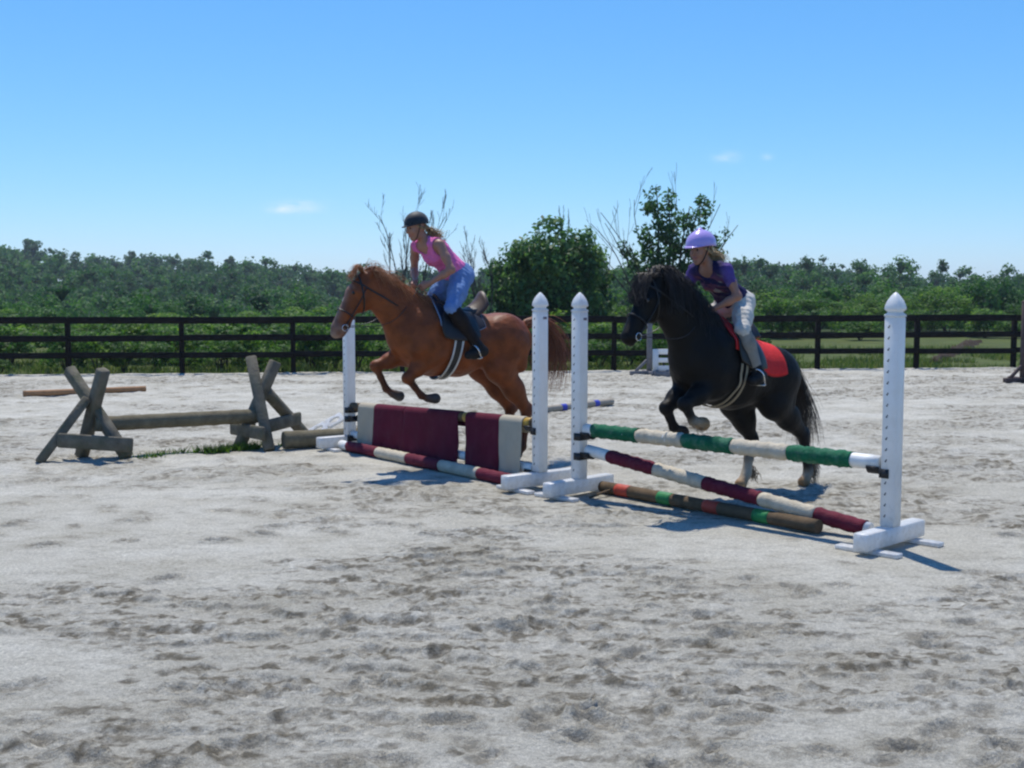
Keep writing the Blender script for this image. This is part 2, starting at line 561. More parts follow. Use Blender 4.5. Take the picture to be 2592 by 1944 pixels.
def terrain_z(x, y):
    yr = y - fence_y(x)
    a = x / np.maximum(y, 1)
    top = EYE + hill_top(a) * 330 - 8.5
    z = -.06 + .10 * (fbm(x * .2, y * .2, 3, 31) - .5) * sstep(0, 6, yr)
    z = z - 7.5 * sstep(18, 62, yr) * sstep(.16, -.06, a) - 4.5 * sstep(30, 75, yr) * sstep(-.06, .16, a)
    z = z + (top + np.where(a < .05, 7.5, 4.5)) * sstep(85, 345, y)
    z = np.where(yr < .8, z - .24 * sstep(.3, -.4, yr), z)
    return z


gy = np.concatenate([np.linspace(-60, 20, 12), np.linspace(22, 60, 96), np.linspace(62, 420, 110), np.geomspace(440, 1500, 12)])
gx = np.concatenate([-np.geomspace(1500, 160, 12), np.linspace(-150, 150, 130), np.geomspace(160, 1500, 12)])
GX, GY = np.meshgrid(gx, gy)
GZ = np.where(GY > 5, terrain_z(GX, np.maximum(GY, 1)), -.30)
M_FIELD = simple_mat('rough_meadow', (.070, .092, .024), .9, .35, .9, .5, 30, .1, dirt=((.110, .100, .040), .7, 1.7))
nt_ = M_FIELD.node_tree; b_ = nt_.nodes['Principled BSDF']
src = b_.inputs['Base Color'].links[0].from_socket
tcx = nt_.nodes.new('ShaderNodeTexCoord'); spx = nt_.nodes.new('ShaderNodeSeparateXYZ'); nt_.links.new(tcx.outputs['Object'], spx.inputs[0])
mrx = nt_.nodes.new('ShaderNodeMapRange'); mrx.inputs['From Min'].default_value = 50; mrx.inputs['From Max'].default_value = 60; nt_.links.new(spx.outputs[1], mrx.inputs[0])
mix_ = nt_.nodes.new('ShaderNodeMixRGB'); mix_.inputs[2].default_value = (.022, .040, .016, 1)       # leaf litter and undergrowth of the wood
nt_.links.new(mrx.outputs[0], mix_.inputs[0]); nt_.links.new(src, mix_.inputs[1]); nt_.links.new(mix_.outputs[0], b_.inputs['Base Color'])
o = add('grass_field', mesh_np('grass_field', np.stack([GX, GY, GZ], 2).reshape(-1, 3), grid_faces(*GX.shape), True), M_FIELD)
o['kind'] = 'structure'


# ------------------------------------------------------------------ vegetation
def leaves(P, D, size, rng, asp=.5, droop=.0, jit=.9):
    """one rhombic leaf per point; D = outward direction. returns V, F, rnd"""
    n = len(P)
    d = D + rng.normal(0, jit, (n, 3)); d[:, 2] -= droop
    d /= np.linalg.norm(d, axis=1)[:, None] + 1e-9
    s = np.cross(d, rng.normal(0, 1, (n, 3))); s /= np.linalg.norm(s, axis=1)[:, None] + 1e-9
    L = (size * rng.uniform(.65, 1.35, n))[:, None]
    a = P - d * L * .5; t = P + d * L * .5
    l = P - d * L * .06 + s * L * asp * .5; r = P - d * L * .06 - s * L * asp * .5
    V = np.stack([a, l, t, r], 1).reshape(-1, 3)
    F = np.arange(4 * n).reshape(n, 4)
    return V, F, rng.random(n)


def leaves_out(P, Nr, size, rng, asp=.7, jit=.5):
    """leaf clumps whose faces look outward from the crown"""
    n = len(P)
    nn = Nr + rng.normal(0, jit, (n, 3)); nn /= np.linalg.norm(nn, axis=1)[:, None] + 1e-9
    d = np.cross(nn, rng.normal(0, 1, (n, 3))); d /= np.linalg.norm(d, axis=1)[:, None] + 1e-9
    sd = np.cross(nn, d)
    L = (size * rng.uniform(.65, 1.35, n))[:, None]
    V = np.stack([P - d * L * .5, P - d * L * .06 + sd * L * asp * .5, P + d * L * .5, P - d * L * .06 - sd * L * asp * .5], 1).reshape(-1, 3)
    return V, np.arange(4 * n).reshape(n, 4), rng.random(n)


def rand_dirs(n, rng):
    d = rng.normal(0, 1, (n, 3))
    return d / np.linalg.norm(d, axis=1)[:, None]


def crown_lobes(rx, ry, rz, nl, rng, low=-.55):
    """leafy boughs: small lobes spread through an uneven crown volume"""
    d = rand_dirs(nl * 3, rng); d = d[d[:, 2] > low][:nl]
    k = rng.random(len(d)) ** .45
    c = d * k[:, None] * np.array([rx, ry, rz]) * .88
    return c, rng.uniform(.55, 1.25, len(d))


def crown(rx, ry, rz, nl, npl, lobe, size, rng, low=-.55, asp=.5, up=.25):
    c, s = crown_lobes(rx, ry, rz, nl, rng, low)
    P = []; D = []; tone = []
    for ci, si in zip(c, s):
        d = rand_dirs(npl, rng); d = d * (rng.random(npl) ** .38)[:, None]
        r = lobe * si
        sh = np.array([1.0, 1.0, .8]) * rng.uniform(.75, 1.25, 3)
        P.append(ci + d * r * sh)
        o = d + ci / (np.array([rx, ry, rz]) + .01) * .5
        o[:, 2] += up
        D.append(o)
        tone.append(np.clip(rng.normal(.5, .2) + rng.normal(0, .16, npl), 0, 1))
    P = np.concatenate(P); D = np.concatenate(D)
    V, F, _ = leaves_out(P, D, size, rng, asp, .6)
    return V, F, np.concatenate(tone)


M_LEAF_OAK = leaf_mat('dark_glossy_leaf', (.028, .070, .022), (.074, .155, .044), (.155, .250, .070), .48, .5)
M_LEAF_BUSH = leaf_mat('bright_thicket_leaf', (.022, .064, .014), (.075, .165, .030), (.180, .280, .055), .50, .6)
M_LEAF_FAR = leaf_mat('woodland_leaf', (.016, .054, .013), (.040, .116, .022), (.084, .190, .034), .34, .7)
M_BARK = simple_mat('grey_bark', (.085, .070, .055), .9, .35, 18, .6, 60, .1)
M_DEADWOOD = simple_mat('bleached_dead_wood', (.075, .062, .052), .85, .35, 25, .5, 80, .15)
M_GRASS = leaf_mat('coarse_grass', (.040, .085, .014), (.090, .150, .028), (.170, .190, .055), .35, .6)

# ---- the far wood: one mass of crowns on the rise
rng = np.random.default_rng(3)
ry = 60 * (345 / 60) ** (rng.random(8200))
ra = rng.uniform(-.64, .64, len(ry))
rx_ = ra * ry
ok = np.ones(len(ry), bool)
cell = {}
pick = []
for i in np.argsort(ry):
    x, y = rx_[i], ry[i]
    sp = (2.3 + y * .0080) * (.66 if y > 285 else 1)
    k = (int(x // sp), int(y // sp))
    if any((k[0] + a, k[1] + b) in cell and math.hypot(cell[(k[0] + a, k[1] + b)][0] - x, cell[(k[0] + a, k[1] + b)][1] - y) < sp for a in (-1, 0, 1) for b in (-1, 0, 1)):
        continue
    cell[k] = (x, y); pick.append(i)
pick = np.array(pick)
TV = []; TF = []; TR = []; off = 0
ICO = None
for i in pick:
    x, y = rx_[i], ry[i]
    zb = float(terrain_z(np.array([x]), np.array([y]))[0])
    hgt = rng.uniform(5.8, 10.6) * (1.0 if y > 150 else .85)
    if y > 285: hgt = rng.uniform(7.2, 9.6)
    if y < 125:
        hgt = max(1.75 + y * rng.uniform(-.020, .003) - zb, 2.0)
    cw = (2.3 + y * .0080) * rng.uniform(.40, .72)
    n = int(560 * (100 / y) ** 1.4) + 26
    if abs(ra[i]) > .47: n = int(n * .45)
    nl = 9
    tone = np.clip(rng.normal(.5, .28), 0, 1)
    cz = zb + hgt * .62
    lc = rand_dirs(nl, rng) * np.array([cw * .52, cw * .52, hgt * .30]); lc[:, 2] += rng.uniform(-.05, .1) * hgt
    lr = rng.uniform(.34, .62, nl) * cw
    k = rng.integers(0, nl, n)
    d = rand_dirs(n, rng); d[:, 2] = np.abs(d[:, 2]) * .9 - .25; d[:, 1] -= .2
    d /= np.linalg.norm(d, axis=1)[:, None]
    P = lc[k] + d * lr[k][:, None] * (rng.random(n) ** .25)[:, None] + np.array([x, y, cz])
    D = d.copy(); D[:, 2] += .3
    Vq, Fq, _ = leaves_out(P, D, .0031 * y * (1 if abs(ra[i]) < .47 else 1.4), rng, .72, .55)
    Vq = Vq.reshape(-1, 4, 3)
    Vq = (Vq[:, 2:3] + (Vq - Vq[:, 2:3]) * 1.16)[:, 1:].reshape(-1, 3)          # three-cornered leaf clumps at this distance
    TV.append(Vq); TF.append(('t', np.arange(3 * n).reshape(n, 3) + off)); off += len(Vq)
    TR.append(('t', np.clip(tone + rng.normal(0, .13, n), 0, 1)))
    # solid core closing the crown's gaps, coloured darker as painted inner shade
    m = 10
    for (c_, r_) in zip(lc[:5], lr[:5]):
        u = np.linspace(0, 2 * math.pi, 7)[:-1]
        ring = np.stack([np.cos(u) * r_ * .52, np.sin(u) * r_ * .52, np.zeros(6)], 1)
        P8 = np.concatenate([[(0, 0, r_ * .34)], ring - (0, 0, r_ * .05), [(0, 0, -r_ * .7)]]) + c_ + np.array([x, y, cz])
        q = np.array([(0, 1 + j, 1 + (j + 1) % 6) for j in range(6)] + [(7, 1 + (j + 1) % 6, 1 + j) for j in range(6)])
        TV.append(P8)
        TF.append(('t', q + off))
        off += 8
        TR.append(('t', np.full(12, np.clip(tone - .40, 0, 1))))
tris = np.concatenate([f[1] for f in TF if isinstance(f, tuple)])
rt = np.concatenate([f[1] for f in TR if isinstance(f, tuple)])
o = add('distant_wood', mesh_np('distant_wood', np.concatenate(TV), tris, False, None, {'rnd': rt}), M_LEAF_FAR)
tag(o, 'dense green wood covering the rise along the whole skyline', 'wood', kind='stuff')


def branch_tree(mb, p, d, L, r, depth, rng, spread=.5, wig=.12, up=.25, tips=None, segs=5, kids=(2, 4), shrink=.68, minr=.004):
    """recursive tapering limbs"""
    pts = [p.copy()]; rad = [r]
    q = p.copy(); dd = d.copy()
    for k in range(segs):
        dd = dd + rng.normal(0, wig, 3) + np.array([0, 0, up * .12]); dd /= np.linalg.norm(dd)
        q = q + dd * L / segs
        pts.append(q.copy()); rad.append(max(r * (1 - .62 * (k + 1) / segs), minr))
    mb.tube(pts, rad, 7 if r > .03 else 5)
    if tips is not None:
        tips.append((pts[-1], dd, depth))
        if depth <= 1: tips.append((pts[len(pts) // 2], dd, depth))
    if depth > 0:
        for i in range(rng.integers(*kids)):
            t = rng.uniform(.3, .95); k = min(int(t * segs), segs - 1)
            b = pts[k] + (pts[k + 1] - pts[k]) * (t * segs - k)
            nd = dd + rng.normal(0, spread, 3); nd[2] += up; nd /= np.linalg.norm(nd)
            branch_tree(mb, b, nd, L * shrink * rng.uniform(.7, 1.15), max(rad[k] * .55, minr), depth - 1, rng, spread, wig, up, tips, segs, kids, shrink, minr)


def base_z(x, y): return float(terrain_z(np.array([x], float), np.array([y], float))[0])


# ---- the full round tree in the middle
def leafy_tree(name, x, y, h, rx, ryy, crown_lo, label, cat, rng, nl, npl, lobe, size, mat, trunk=.09, group=None, asp=.5):
    z0 = base_z(x, y)
    root = empty(name, (x, y, z0))
    mb = MB()
    tips = []
    branch_tree(mb, np.array([0., 0., -.1]), np.array([0., 0., 1.]), h * .55, trunk, 3, rng, .55, .07, .35, tips, 6, (3, 5), .62)
    mb.build('trunk', M_BARK, root, True)
    rz = (h - crown_lo) / 2
    Vc, Fc, Rc = crown(rx, ryy, rz, nl, npl, lobe, size, rng, -.9, asp)
    Vc[:, 2] += crown_lo + rz
    Vc[:, 2] = np.maximum(Vc[:, 2], .02)
    add('crown', mesh_np('crown', Vc, Fc, False, None, {'rnd': Rc}), mat, root)
    return tag(root, label, cat, group)


rng = np.random.default_rng(21)
leafy_tree('round_tree', 1.33, 35.2, 4.15, 1.55, 1.5, .35, 'full dark green round tree behind the twin white standards', 'tree', rng, 130, 95, .46, .17, M_LEAF_OAK)
leafy_tree('round_tree', -.10, 36.6, 3.05, 1.0, 1.0, .25, 'smaller dark green tree leaning against the left of the round tree', 'tree', rng, 55, 80, .42, .17, M_LEAF_OAK)
leafy_tree('round_tree', 2.40, 37.0, 3.55, .85, 1.0, .25, 'narrow dark tree filling the right flank of the round tree', 'tree', rng, 55, 80, .42, .17, M_LEAF_OAK)

# ---- the half-dead tree with leafy plumes behind the second rider
rng = np.random.default_rng(8)
TX, TY = 4.6, 36.0
tz = base_z(TX, TY)
root = empty('half_dead_tree', (TX, TY, tz))
mb = MB(); tips = []
PL = [  # bough: foot, tip (local, x right z up), leafy share
    ((-.1, 0, 1.2), (-.35, .1, 5.05), .9), ((.05, 0, 1.2), (.10, -.2, 4.9), .9), ((.2, 0, 1.3), (1.22, .2, 4.55), .7), ((.2, .1, 1.2), (.82, -.1, 4.35), .55),
    ((-.2, 0, 1.1), (-1.15, .2, 3.3), .55), ((.3, 0, 1.0), (1.9, .3, 3.55), .5), ((.25, .2, 1.2), (1.45, -.2, 3.6), .7), ((-.1, -.2, 1.1), (-.62, -.4, 3.6), .8), ((0, .2, 1.1), (.45, .4, 4.2), .8)]
DEAD = [((-.3, 0, .9), (-1.85, .2, 4.35)), ((-.3, .1, 1.0), (-1.45, 0, 4.1)), ((-.2, 0, 1.1), (-1.0, .1, 4.65)), ((-.2, .1, 1.0), (-.72, .3, 4.75)), ((-.35, 0, .8), (-2.15, -.1, 3.7)), ((.2, 0, 1.2), (.75, .2, 4.85)), ((.2, .1, 1.2), (1.65, .1, 4.5)), ((.35, 0, 1.0), (2.35, 0, 3.85))]
mb.tube([(0, 0, -.1), (.02, .02, .7), (0, 0, 1.4)], [.12, .10, .075], 9)
LP = []; LD = []
for a, b, share in PL:
    a = np.array(a); b = np.array(b)
    n = 9; pts = []
    for k in range(n + 1):
        t = k / n
        p = a + (b - a) * t + np.array([.10 * math.sin(3.1 * t + a[0] * 9), .06 * math.sin(5 * t), .12 * math.sin(math.pi * t)])
        pts.append(p)
    mb.tube(pts, [.045 * (1 - .85 * k / n) + .006 for k in range(n + 1)], 6)
    for k in range(int(52 * share)):
        t = rng.uniform(.22, 1.0)
        p = a + (b - a) * t + rng.normal(0, .10 + .10 * (1 - t), 3) * np.array([1, 1, 1])
        m = 15
        LP.append(p + rng.normal(0, .085, (m, 3))); LD.append(np.tile(np.array([0, 0, .4]), (m, 1)) + rng.normal(0, .5, (m, 3)))
for a, b in DEAD:
    a = np.array(a); b = np.array(b); d = b - a; L = np.linalg.norm(d)
    branch_tree(mb, a, d / L, L, .026, 2, rng, .28, .07, .25, None, 8, (2, 4), .36, .0045)
mb.build('trunk', M_DEADWOOD, root, True)
Vc, Fc, _ = leaves(np.concatenate(LP), np.concatenate(LD), .15, rng, .5)
add('crown', mesh_np('crown', Vc, Fc, False, None, {'rnd': np.clip(rng.normal(.45, .22, len(Fc)), 0, 1)}), M_LEAF_OAK, root)
tag(root, 'tall half dead tree with leafy plumes and bare twigs behind the rider in purple', 'tree')


def dead_tree(x, y, stems, label, seed, r0=.027):
    rng = np.random.default_rng(seed)
    z0 = base_z(x, y)
    root = empty('dead_tree', (x, y, z0))
    for (a, b) in stems:
        mb = MB()
        a = np.array(a, float); b = np.array(b, float); d = b - a; L = np.linalg.norm(d)
        branch_tree(mb, a, d / L, L * .84, r0, 2, rng, .26, .085, .35, None, 12, (7, 11), .25, .0045)
        mb.build('stem', M_DEADWOOD, root, True)
    return tag(root, label, 'tree')


dead_tree(-3.55, 36.0, [((.1, 0, -.1), (-.62, .2, 4.35)), ((.1, .1, -.1), (-.30, -.1, 5.05)), ((.2, 0, -.1), (.02, .1, 5.3)), ((.3, 0, -.1), (.30, 0, 4.6)), ((.3, .1, -.1), (1.2, .1, 5.1)), ((.4, 0, -.1), (1.55, 0, 4.35)), ((.4, .2, -.1), (1.6, .2, 3.95)), ((-.1, .1, -.1), (-.62, -.1, 4.9))],
          'bare dead tree fanning upward behind the rider in pink', 4)
dead_tree(-.86, 34.5, [((0, 0, -.1), (-.35, 0, 3.75)), ((.05, 0, -.1), (.05, .1, 3.65)), ((.1, 0, -.1), (.40, 0, 3.45)), ((.02, .1, -.1), (.22, -.1, 3.7))],
          'thin bare sapling between the rider in pink and the round tree', 9, .024)
dead_tree(1.6, 36.4, [((0, 0, 2.5), (.35, 0, 4.75)), ((.02, 0, 2.5), (.1, .1, 4.35))], 'bare twig spike rising out of the round tree', 14, .018)

ORD = ('first second third fourth fifth sixth seventh eighth ninth tenth eleventh twelfth thirteenth fourteenth fifteenth sixteenth seventeenth eighteenth nineteenth twentieth '
       'twenty-first twenty-second twenty-third twenty-fourth twenty-fifth twenty-sixth twenty-seventh twenty-eighth twenty-ninth thirtieth thirty-first thirty-second thirty-third thirty-fourth').split()
COUNT = {}


def nth(key):
    COUNT[key] = COUNT.get(key, 0) + 1
    return ORD[COUNT[key] - 1]


# ---- thicket along the fence: shrubs as individuals on shared shapes
rng = np.random.default_rng(17)
BUSH = []
for k in range(6):
    rx = rng.uniform(.75, 1.1)
    Vc, Fc, Rc = crown(rx, rx * .9, .8, 40, 70, .27, .115, rng, -.6, .55, .35)
    Vc[:, 2] = np.maximum(Vc[:, 2] + .78, .0)
    bm = MB()
    for q in range(5):
        e = rand_dirs(1, rng)[0] * .55; e[2] = 1.0
        bm.tube([(0, 0, -.15), (e[0] * .4, e[1] * .4, .5), tuple(e)], [.025, .018, .006], 5)
    BUSH.append((mesh_np('foliage', Vc, Fc, False, None, {'rnd': Rc}), bm.mesh('stems', True)))
    BUSH[-1][0].materials.append(M_LEAF_BUSH); BUSH[-1][1].materials.append(M_BARK)


def bush(x, y, s, sz, k, label, group, cat='bush', name='thicket_bush'):
    root = empty(name, (x, y, base_z(x, y)), rng.uniform(0, 6.28))
    root.scale = (s, s, sz)
    add('foliage', BUSH[k][0], None, root)
    add('stems', BUSH[k][1], None, root)
    return tag(root, label, cat, group)


TREES = []
for k in range(6):
    rx = rng.uniform(.85, 1.05)
    Vc, Fc, Rc = crown(rx, rx, .92, 60, 90, .24, .075, rng, -.8, .6, .35)
    Vc[:, 2] = np.maximum(Vc[:, 2] + 1.02, .0)
    bm = MB()
    bm.tube([(0, 0, -.1), (.02, .01, .5), (0, .03, 1.2)], [.035, .028, .01], 6)
    for q in range(4):
        e = rand_dirs(1, rng)[0] * .5
        bm.tube([(.01, 0, .45), (e[0] * .6, e[1] * .6, .8), (e[0], e[1], 1.15)], [.018, .012, .005], 5)
    TREES.append((mesh_np('crown', Vc, Fc, False, None, {'rnd': Rc}), bm.mesh('trunk', True)))
    TREES[-1][0].materials.append(M_LEAF_BUSH); TREES[-1][1].materials.append(M_BARK)


def wood_tree(x, y, top, wd, k, label, group, name):
    z0 = base_z(x, y)
    root = empty(name, (x, y, z0), rng.uniform(0, 6.28))
    root.scale = (wd, wd, max(top - z0, .8) / 2.0)
    add('crown', TREES[k][0], None, root)
    add('trunk', TREES[k][1], None, root)
    return tag(root, label, 'tree', group)


# front row close behind the rails (left and middle), ragged heights
xx = -12.4
while xx < 5.2:
    y = fence_y(xx) + rng.uniform(1.0, 1.9)
    low = xx < -10.3
    s = rng.uniform(.45, .8) * (.5 if low else 1)
    if not (low and rng.random() < .5):
        bush(xx, y, s, s * rng.uniform(.7, 1.15) * (.8 if xx < -7 else 1), rng.integers(0, 6), nth('low') + ' low green bush from the left, pressing against the back of the fence', 'low bushes directly behind the fence')
    xx += rng.uniform(.45, .85)
# second row
xx = -14.5
while xx < 6.6:
    y = fence_y(xx) + rng.uniform(3.0, 5.5)
    s = rng.uniform(.85, 1.15)
    bush(xx, y, s, s * rng.uniform(.62, .85), rng.integers(0, 6), nth('mid') + ' bush from the left in the waist high second row behind the fence', 'bushes in the second row of the thicket')
    xx += rng.uniform(.9, 1.5)
# third row, further down the slope
xx = -22
while xx < 9:
    y = fence_y(xx) + rng.uniform(8, 16)
    wood_tree(xx, y, 1.75 - y * rng.uniform(.004, .020), rng.uniform(1.2, 1.7), rng.integers(0, 6), nth('back') + ' young tree from the left in the row behind the thicket bushes', 'young trees at the back of the thicket', 'thicket_tree')
    xx += rng.uniform(1.0, 1.7)
# right: bushes beyond the open strip of meadow
xx = 6.6
while xx < 27:
    y = rng.uniform(45, 51)
    s = rng.uniform(.8, 1.15)
    bush(xx, y, s, s * rng.uniform(.5, .95), rng.integers(0, 6), nth('mead') + ' leafy bush from the left along the far edge of the meadow', 'bushes at the far edge of the meadow')
    xx += rng.uniform(.7, 1.2)
xx = 7.4
while xx < 34:
    y = rng.uniform(54, 64)
    wood_tree(xx, y, 1.75 + y * rng.uniform(-.008, .0085), rng.uniform(1.4, 2.1), rng.integers(0, 6), nth('young') + ' young bright green tree from the left behind the meadow bushes', 'young trees behind the meadow bushes', 'young_tree')
    xx += rng.uniform(1.2, 2.0)
# trees that stand out above the skyline
for (u, dist, h, wd, lab) in ((-.405, 300, 12.6, 3.0, 'tall rounded tree standing above the skyline near the left edge'), (-.318, 300, 11.4, 2.6, 'fan shaped tree above the skyline left of the orange ground pole'),
                               (-.235, 310, 10.6, 2.3, 'slim tree breaking the left skyline left of the bare dead tree'),
                               (.257, 320, 11.4, 1.9, 'small tree above the skyline just right of the rider in purple'), (.345, 320, 10.4, 1.3, 'thin spire tree above the skyline beside the nearest white standard'),
                               (.395, 320, 11.6, 2.0, 'lollipop shaped tree above the skyline at the right')):
    x = u * dist
    z0 = base_z(x, dist)
    root = empty('skyline_tree', (x, dist, z0))
    rg = np.random.default_rng(int(1000 + u * 997))
    Vc, Fc, Rc = crown(wd * .8, wd * .8, h * .26, 22, 60, wd * .36, .70, rg, -.9, .7)
    Vc[:, 2] += h * .70
    add('crown', mesh_np('crown', Vc, Fc, False, None, {'rnd': Rc}), M_LEAF_FAR, root)
    mb = MB(); mb.tube([(0, 0, 0), (.1, 0, h * .4), (0, 0, h * .8)], [.3, .22, .08], 6); mb.build('trunk', M_BARK, root, True)
    tag(root, lab, 'tree')


# ---- grass and weeds along the foot of the fence, and tufts by the log jump
def blades(P, h, rng, wd=.012, lean=.35):
    n = len(P)
    a = rng.uniform(0, 2 * math.pi, n); H = h * rng.uniform(.5, 1.3, n)
    s = np.stack([np.cos(a), np.sin(a), np.zeros(n)], 1) * wd
    ln = rng.normal(0, lean, (n, 3)) * H[:, None]; ln[:, 2] = H
    V = np.stack([P - s, P + s, P + ln * .55 + s * .7 + [0, 0, .0], P + ln * .55 - s * .7, P + ln + rng.normal(0, .15, (n, 3)) * H[:, None]], 1)
    b = np.arange(n) * 5
    return V.reshape(-1, 3), [np.stack([b, b + 1, b + 2, b + 3], 1), np.stack([b + 3, b + 2, b + 4], 1)], rng.random(n)


rng = np.random.default_rng(33)
n = 42000
gx_ = rng.uniform(-14, 15, n); gy_ = fence_y(gx_) + .18 + rng.random(n) ** 1.5 * 11
dens = fbm(gx_ * .8, gy_ * .8, 3, 90)
k = dens > .42
P = np.stack([gx_, gy_, terrain_z(gx_, gy_) - .02], 1)[k]
Vb, Fb, Rb = blades(P, .16, rng, .014)
o = add('verge_grass', mesh_np('verge_grass', Vb, Fb, False, None, {'rnd': np.concatenate([Rb, Rb])}), M_GRASS)
tag(o, 'rough grass and weeds along the foot of the dark fence', 'grass', kind='stuff')
n = 900
t = rng.random(n)
gxx = np.where(rng.random(n) < .8, rng.normal(-3.12, .20, n), rng.normal(-3.75, .18, n)); gyy = 13.0 + (gxx + 3.2) * .75 + rng.normal(0, .05, n)
P = np.stack([gxx, gyy, np.full(n, -.005)], 1)
Vb, Fb, Rb = blades(P, .085, rng, .006, .6)
o = add('grass_tuft', mesh_np('grass_tuft', Vb, Fb, False, None, {'rnd': np.concatenate([Rb, Rb])}), leaf_mat('fresh_grass', (.05, .11, .015), (.09, .17, .02), (.16, .25, .04), .4))
tag(o, 'green grass tufts growing in the sand under the log jump', 'grass', kind='stuff')
# dark furrow of turned earth running away through the meadow
M_SOIL = simple_mat('dark_soil', (.045, .032, .022), .95, .4, 3, .8, 25, .1)
mb = MB()
fv = []; rngf = np.random.default_rng(2)
for k in range(26):
    t = k / 25
    x = 10.55 + 6.3 * t; y = 29.8 + 13.5 * t
    zb = base_z(x, y)
    wd = .13 + .22 * t
    for j, (ox, hz) in enumerate(((-1, 0), (-.5, .12), (0, .17), (.5, .11), (1, 0))):
        fv.append((x + ox * wd + rngf.normal(0, .05), y - ox * wd * .4, zb - .03 + hz * (1 + rngf.normal(0, .3))))
o = add('soil_furrow', mesh_np('soil_furrow', np.array(fv), grid_faces(26, 5), True), M_SOIL)
o['kind'] = 'structure'


# ------------------------------------------------------------------ fence
M_FENCE = simple_mat('black_brown_fence_paint', (.0125, .0105, .0095), .85, .4, 6, .4, 60, .08, stretch=(1, 1, 6), dirt=((.035, .03, .026), .5, 3))
fence = empty('board_fence', (0, FY0, 0), math.atan(FM))
tag(fence, 'long dark three rail board fence across the back of the arena', 'fence')
SP = 2.365 * math.sqrt(1 + FM * FM)
p0 = -4.787 * math.sqrt(1 + FM * FM)
rngf = np.random.default_rng(6)
post_me = MB().box((0, 0, .585), (.105, .105, 1.27), 0, .008).mesh('post')
post_me.materials.append(M_FENCE)
for k in range(-5, 9):
    add('post', post_me, None, fence, (p0 + k * SP, .075, rngf.normal(0, .008)), (rngf.normal(0, .006), rngf.normal(0, .006), rngf.normal(0, .02)))
board_me = [MB().box((0, 0, 0), (SP - .012, .038, hh), 0, .004).mesh('rail') for hh in (.148, .132, .125)]
for b in board_me: b.materials.append(M_FENCE)
for k in range(-5, 8):
    for b, z in zip(board_me, (1.165, .775, .41)):
        add('rail', b, None, fence, (p0 + (k + .5) * SP, 0, z + rngf.normal(0, .006)), (0, rngf.normal(0, .003), 0))

# ------------------------------------------------------------------ jump standards
M_WHITE = simple_mat('white_vinyl', (.86, .86, .85), .38, .03, 5, .06, 90, .5, dirt=((.58, .55, .49), .55, 4))
nt_ = M_WHITE.node_tree
trn = nt_.nodes.new('ShaderNodeBsdfTranslucent'); trn.inputs[0].default_value = (.88, .88, .86, 1)      # hollow vinyl lets daylight through
msh = nt_.nodes.new('ShaderNodeMixShader'); msh.inputs[0].default_value = .36
nt_.links.new(nt_.nodes['Principled BSDF'].outputs[0], msh.inputs[1]); nt_.links.new(trn.outputs[0], msh.inputs[2]); nt_.links.new(msh.outputs[0], nt_.nodes['Material Output'].inputs[0])
nt_ = M_WHITE.node_tree; b_ = nt_.nodes['Principled BSDF']
src = b_.inputs['Base Color'].links[0].from_socket
tcx = nt_.nodes.new('ShaderNodeTexCoord'); spx = nt_.nodes.new('ShaderNodeSeparateXYZ'); nt_.links.new(tcx.outputs['Object'], spx.inputs[0])
mrx = nt_.nodes.new('ShaderNodeMapRange'); mrx.inputs['From Min'].default_value = .0; mrx.inputs['From Max'].default_value = .55; mrx.inputs['To Min'].default_value = .30; mrx.inputs['To Max'].default_value = .0
nt_.links.new(spx.outputs[2], mrx.inputs[0])
nzx = nt_.nodes.new('ShaderNodeTexNoise'); nzx.inputs['Scale'].default_value = 26; nzx.inputs['Detail'].default_value = 7; nzx.inputs['Roughness'].default_value = .75
nt_.links.new(tcx.outputs['Object'], nzx.inputs['Vector'])
adx = nt_.nodes.new('ShaderNodeMath'); adx.operation = 'ADD'; nt_.links.new(mrx.outputs[0], adx.inputs[0]); nt_.links.new(nzx.outputs[0], adx.inputs[1])
rmx = nt_.nodes.new('ShaderNodeMapRange'); rmx.inputs['From Min'].default_value = .68; rmx.inputs['From Max'].default_value = .92; rmx.inputs['To Max'].default_value = .55
nt_.links.new(adx.outputs[0], rmx.inputs[0])
mix_ = nt_.nodes.new('ShaderNodeMixRGB'); mix_.inputs[2].default_value = (.36, .33, .28, 1)                   # splashed sand
nt_.links.new(rmx.outputs[0], mix_.inputs[0]); nt_.links.new(src, mix_.inputs[1]); nt_.links.new(mix_.outputs[0], b_.inputs['Base Color'])
M_BLACKP = simple_mat('black_plastic', (.014, .014, .016), .5, .3, 30, .2, 120, .4)
M_STICK = simple_mat('faded_maker_label', (.20, .17, .19), .6, .5, 60)
M_GREYW = simple_mat('weathered_grey_paint', (.20, .185, .18), .8, .3, 12, .4, 60, .2)


def revolve4(prof):
    """four-sided finial with softened edges: prof = [(half width, z)]"""
    V = []; F = []
    base = []
    for k in range(4):
        a = math.pi / 4 + k * math.pi / 2
        for da in (-.10, .10):
            base.append((math.cos(a + da) * 1.414, math.sin(a + da) * 1.414))
    n = 8
    for (r, z) in prof:
        for (x, y) in base: V.append((x * r, y * r, z))
    for i in range(len(prof) - 1):
        for j in range(n): F.append((i * n + j, i * n + (j + 1) % n, (i + 1) * n + (j + 1) % n, (i + 1) * n + j))
    F.append(tuple(range((len(prof) - 1) * n, len(prof) * n)))
    F.append(tuple(range(n - 1, -1, -1)))
    return V, F


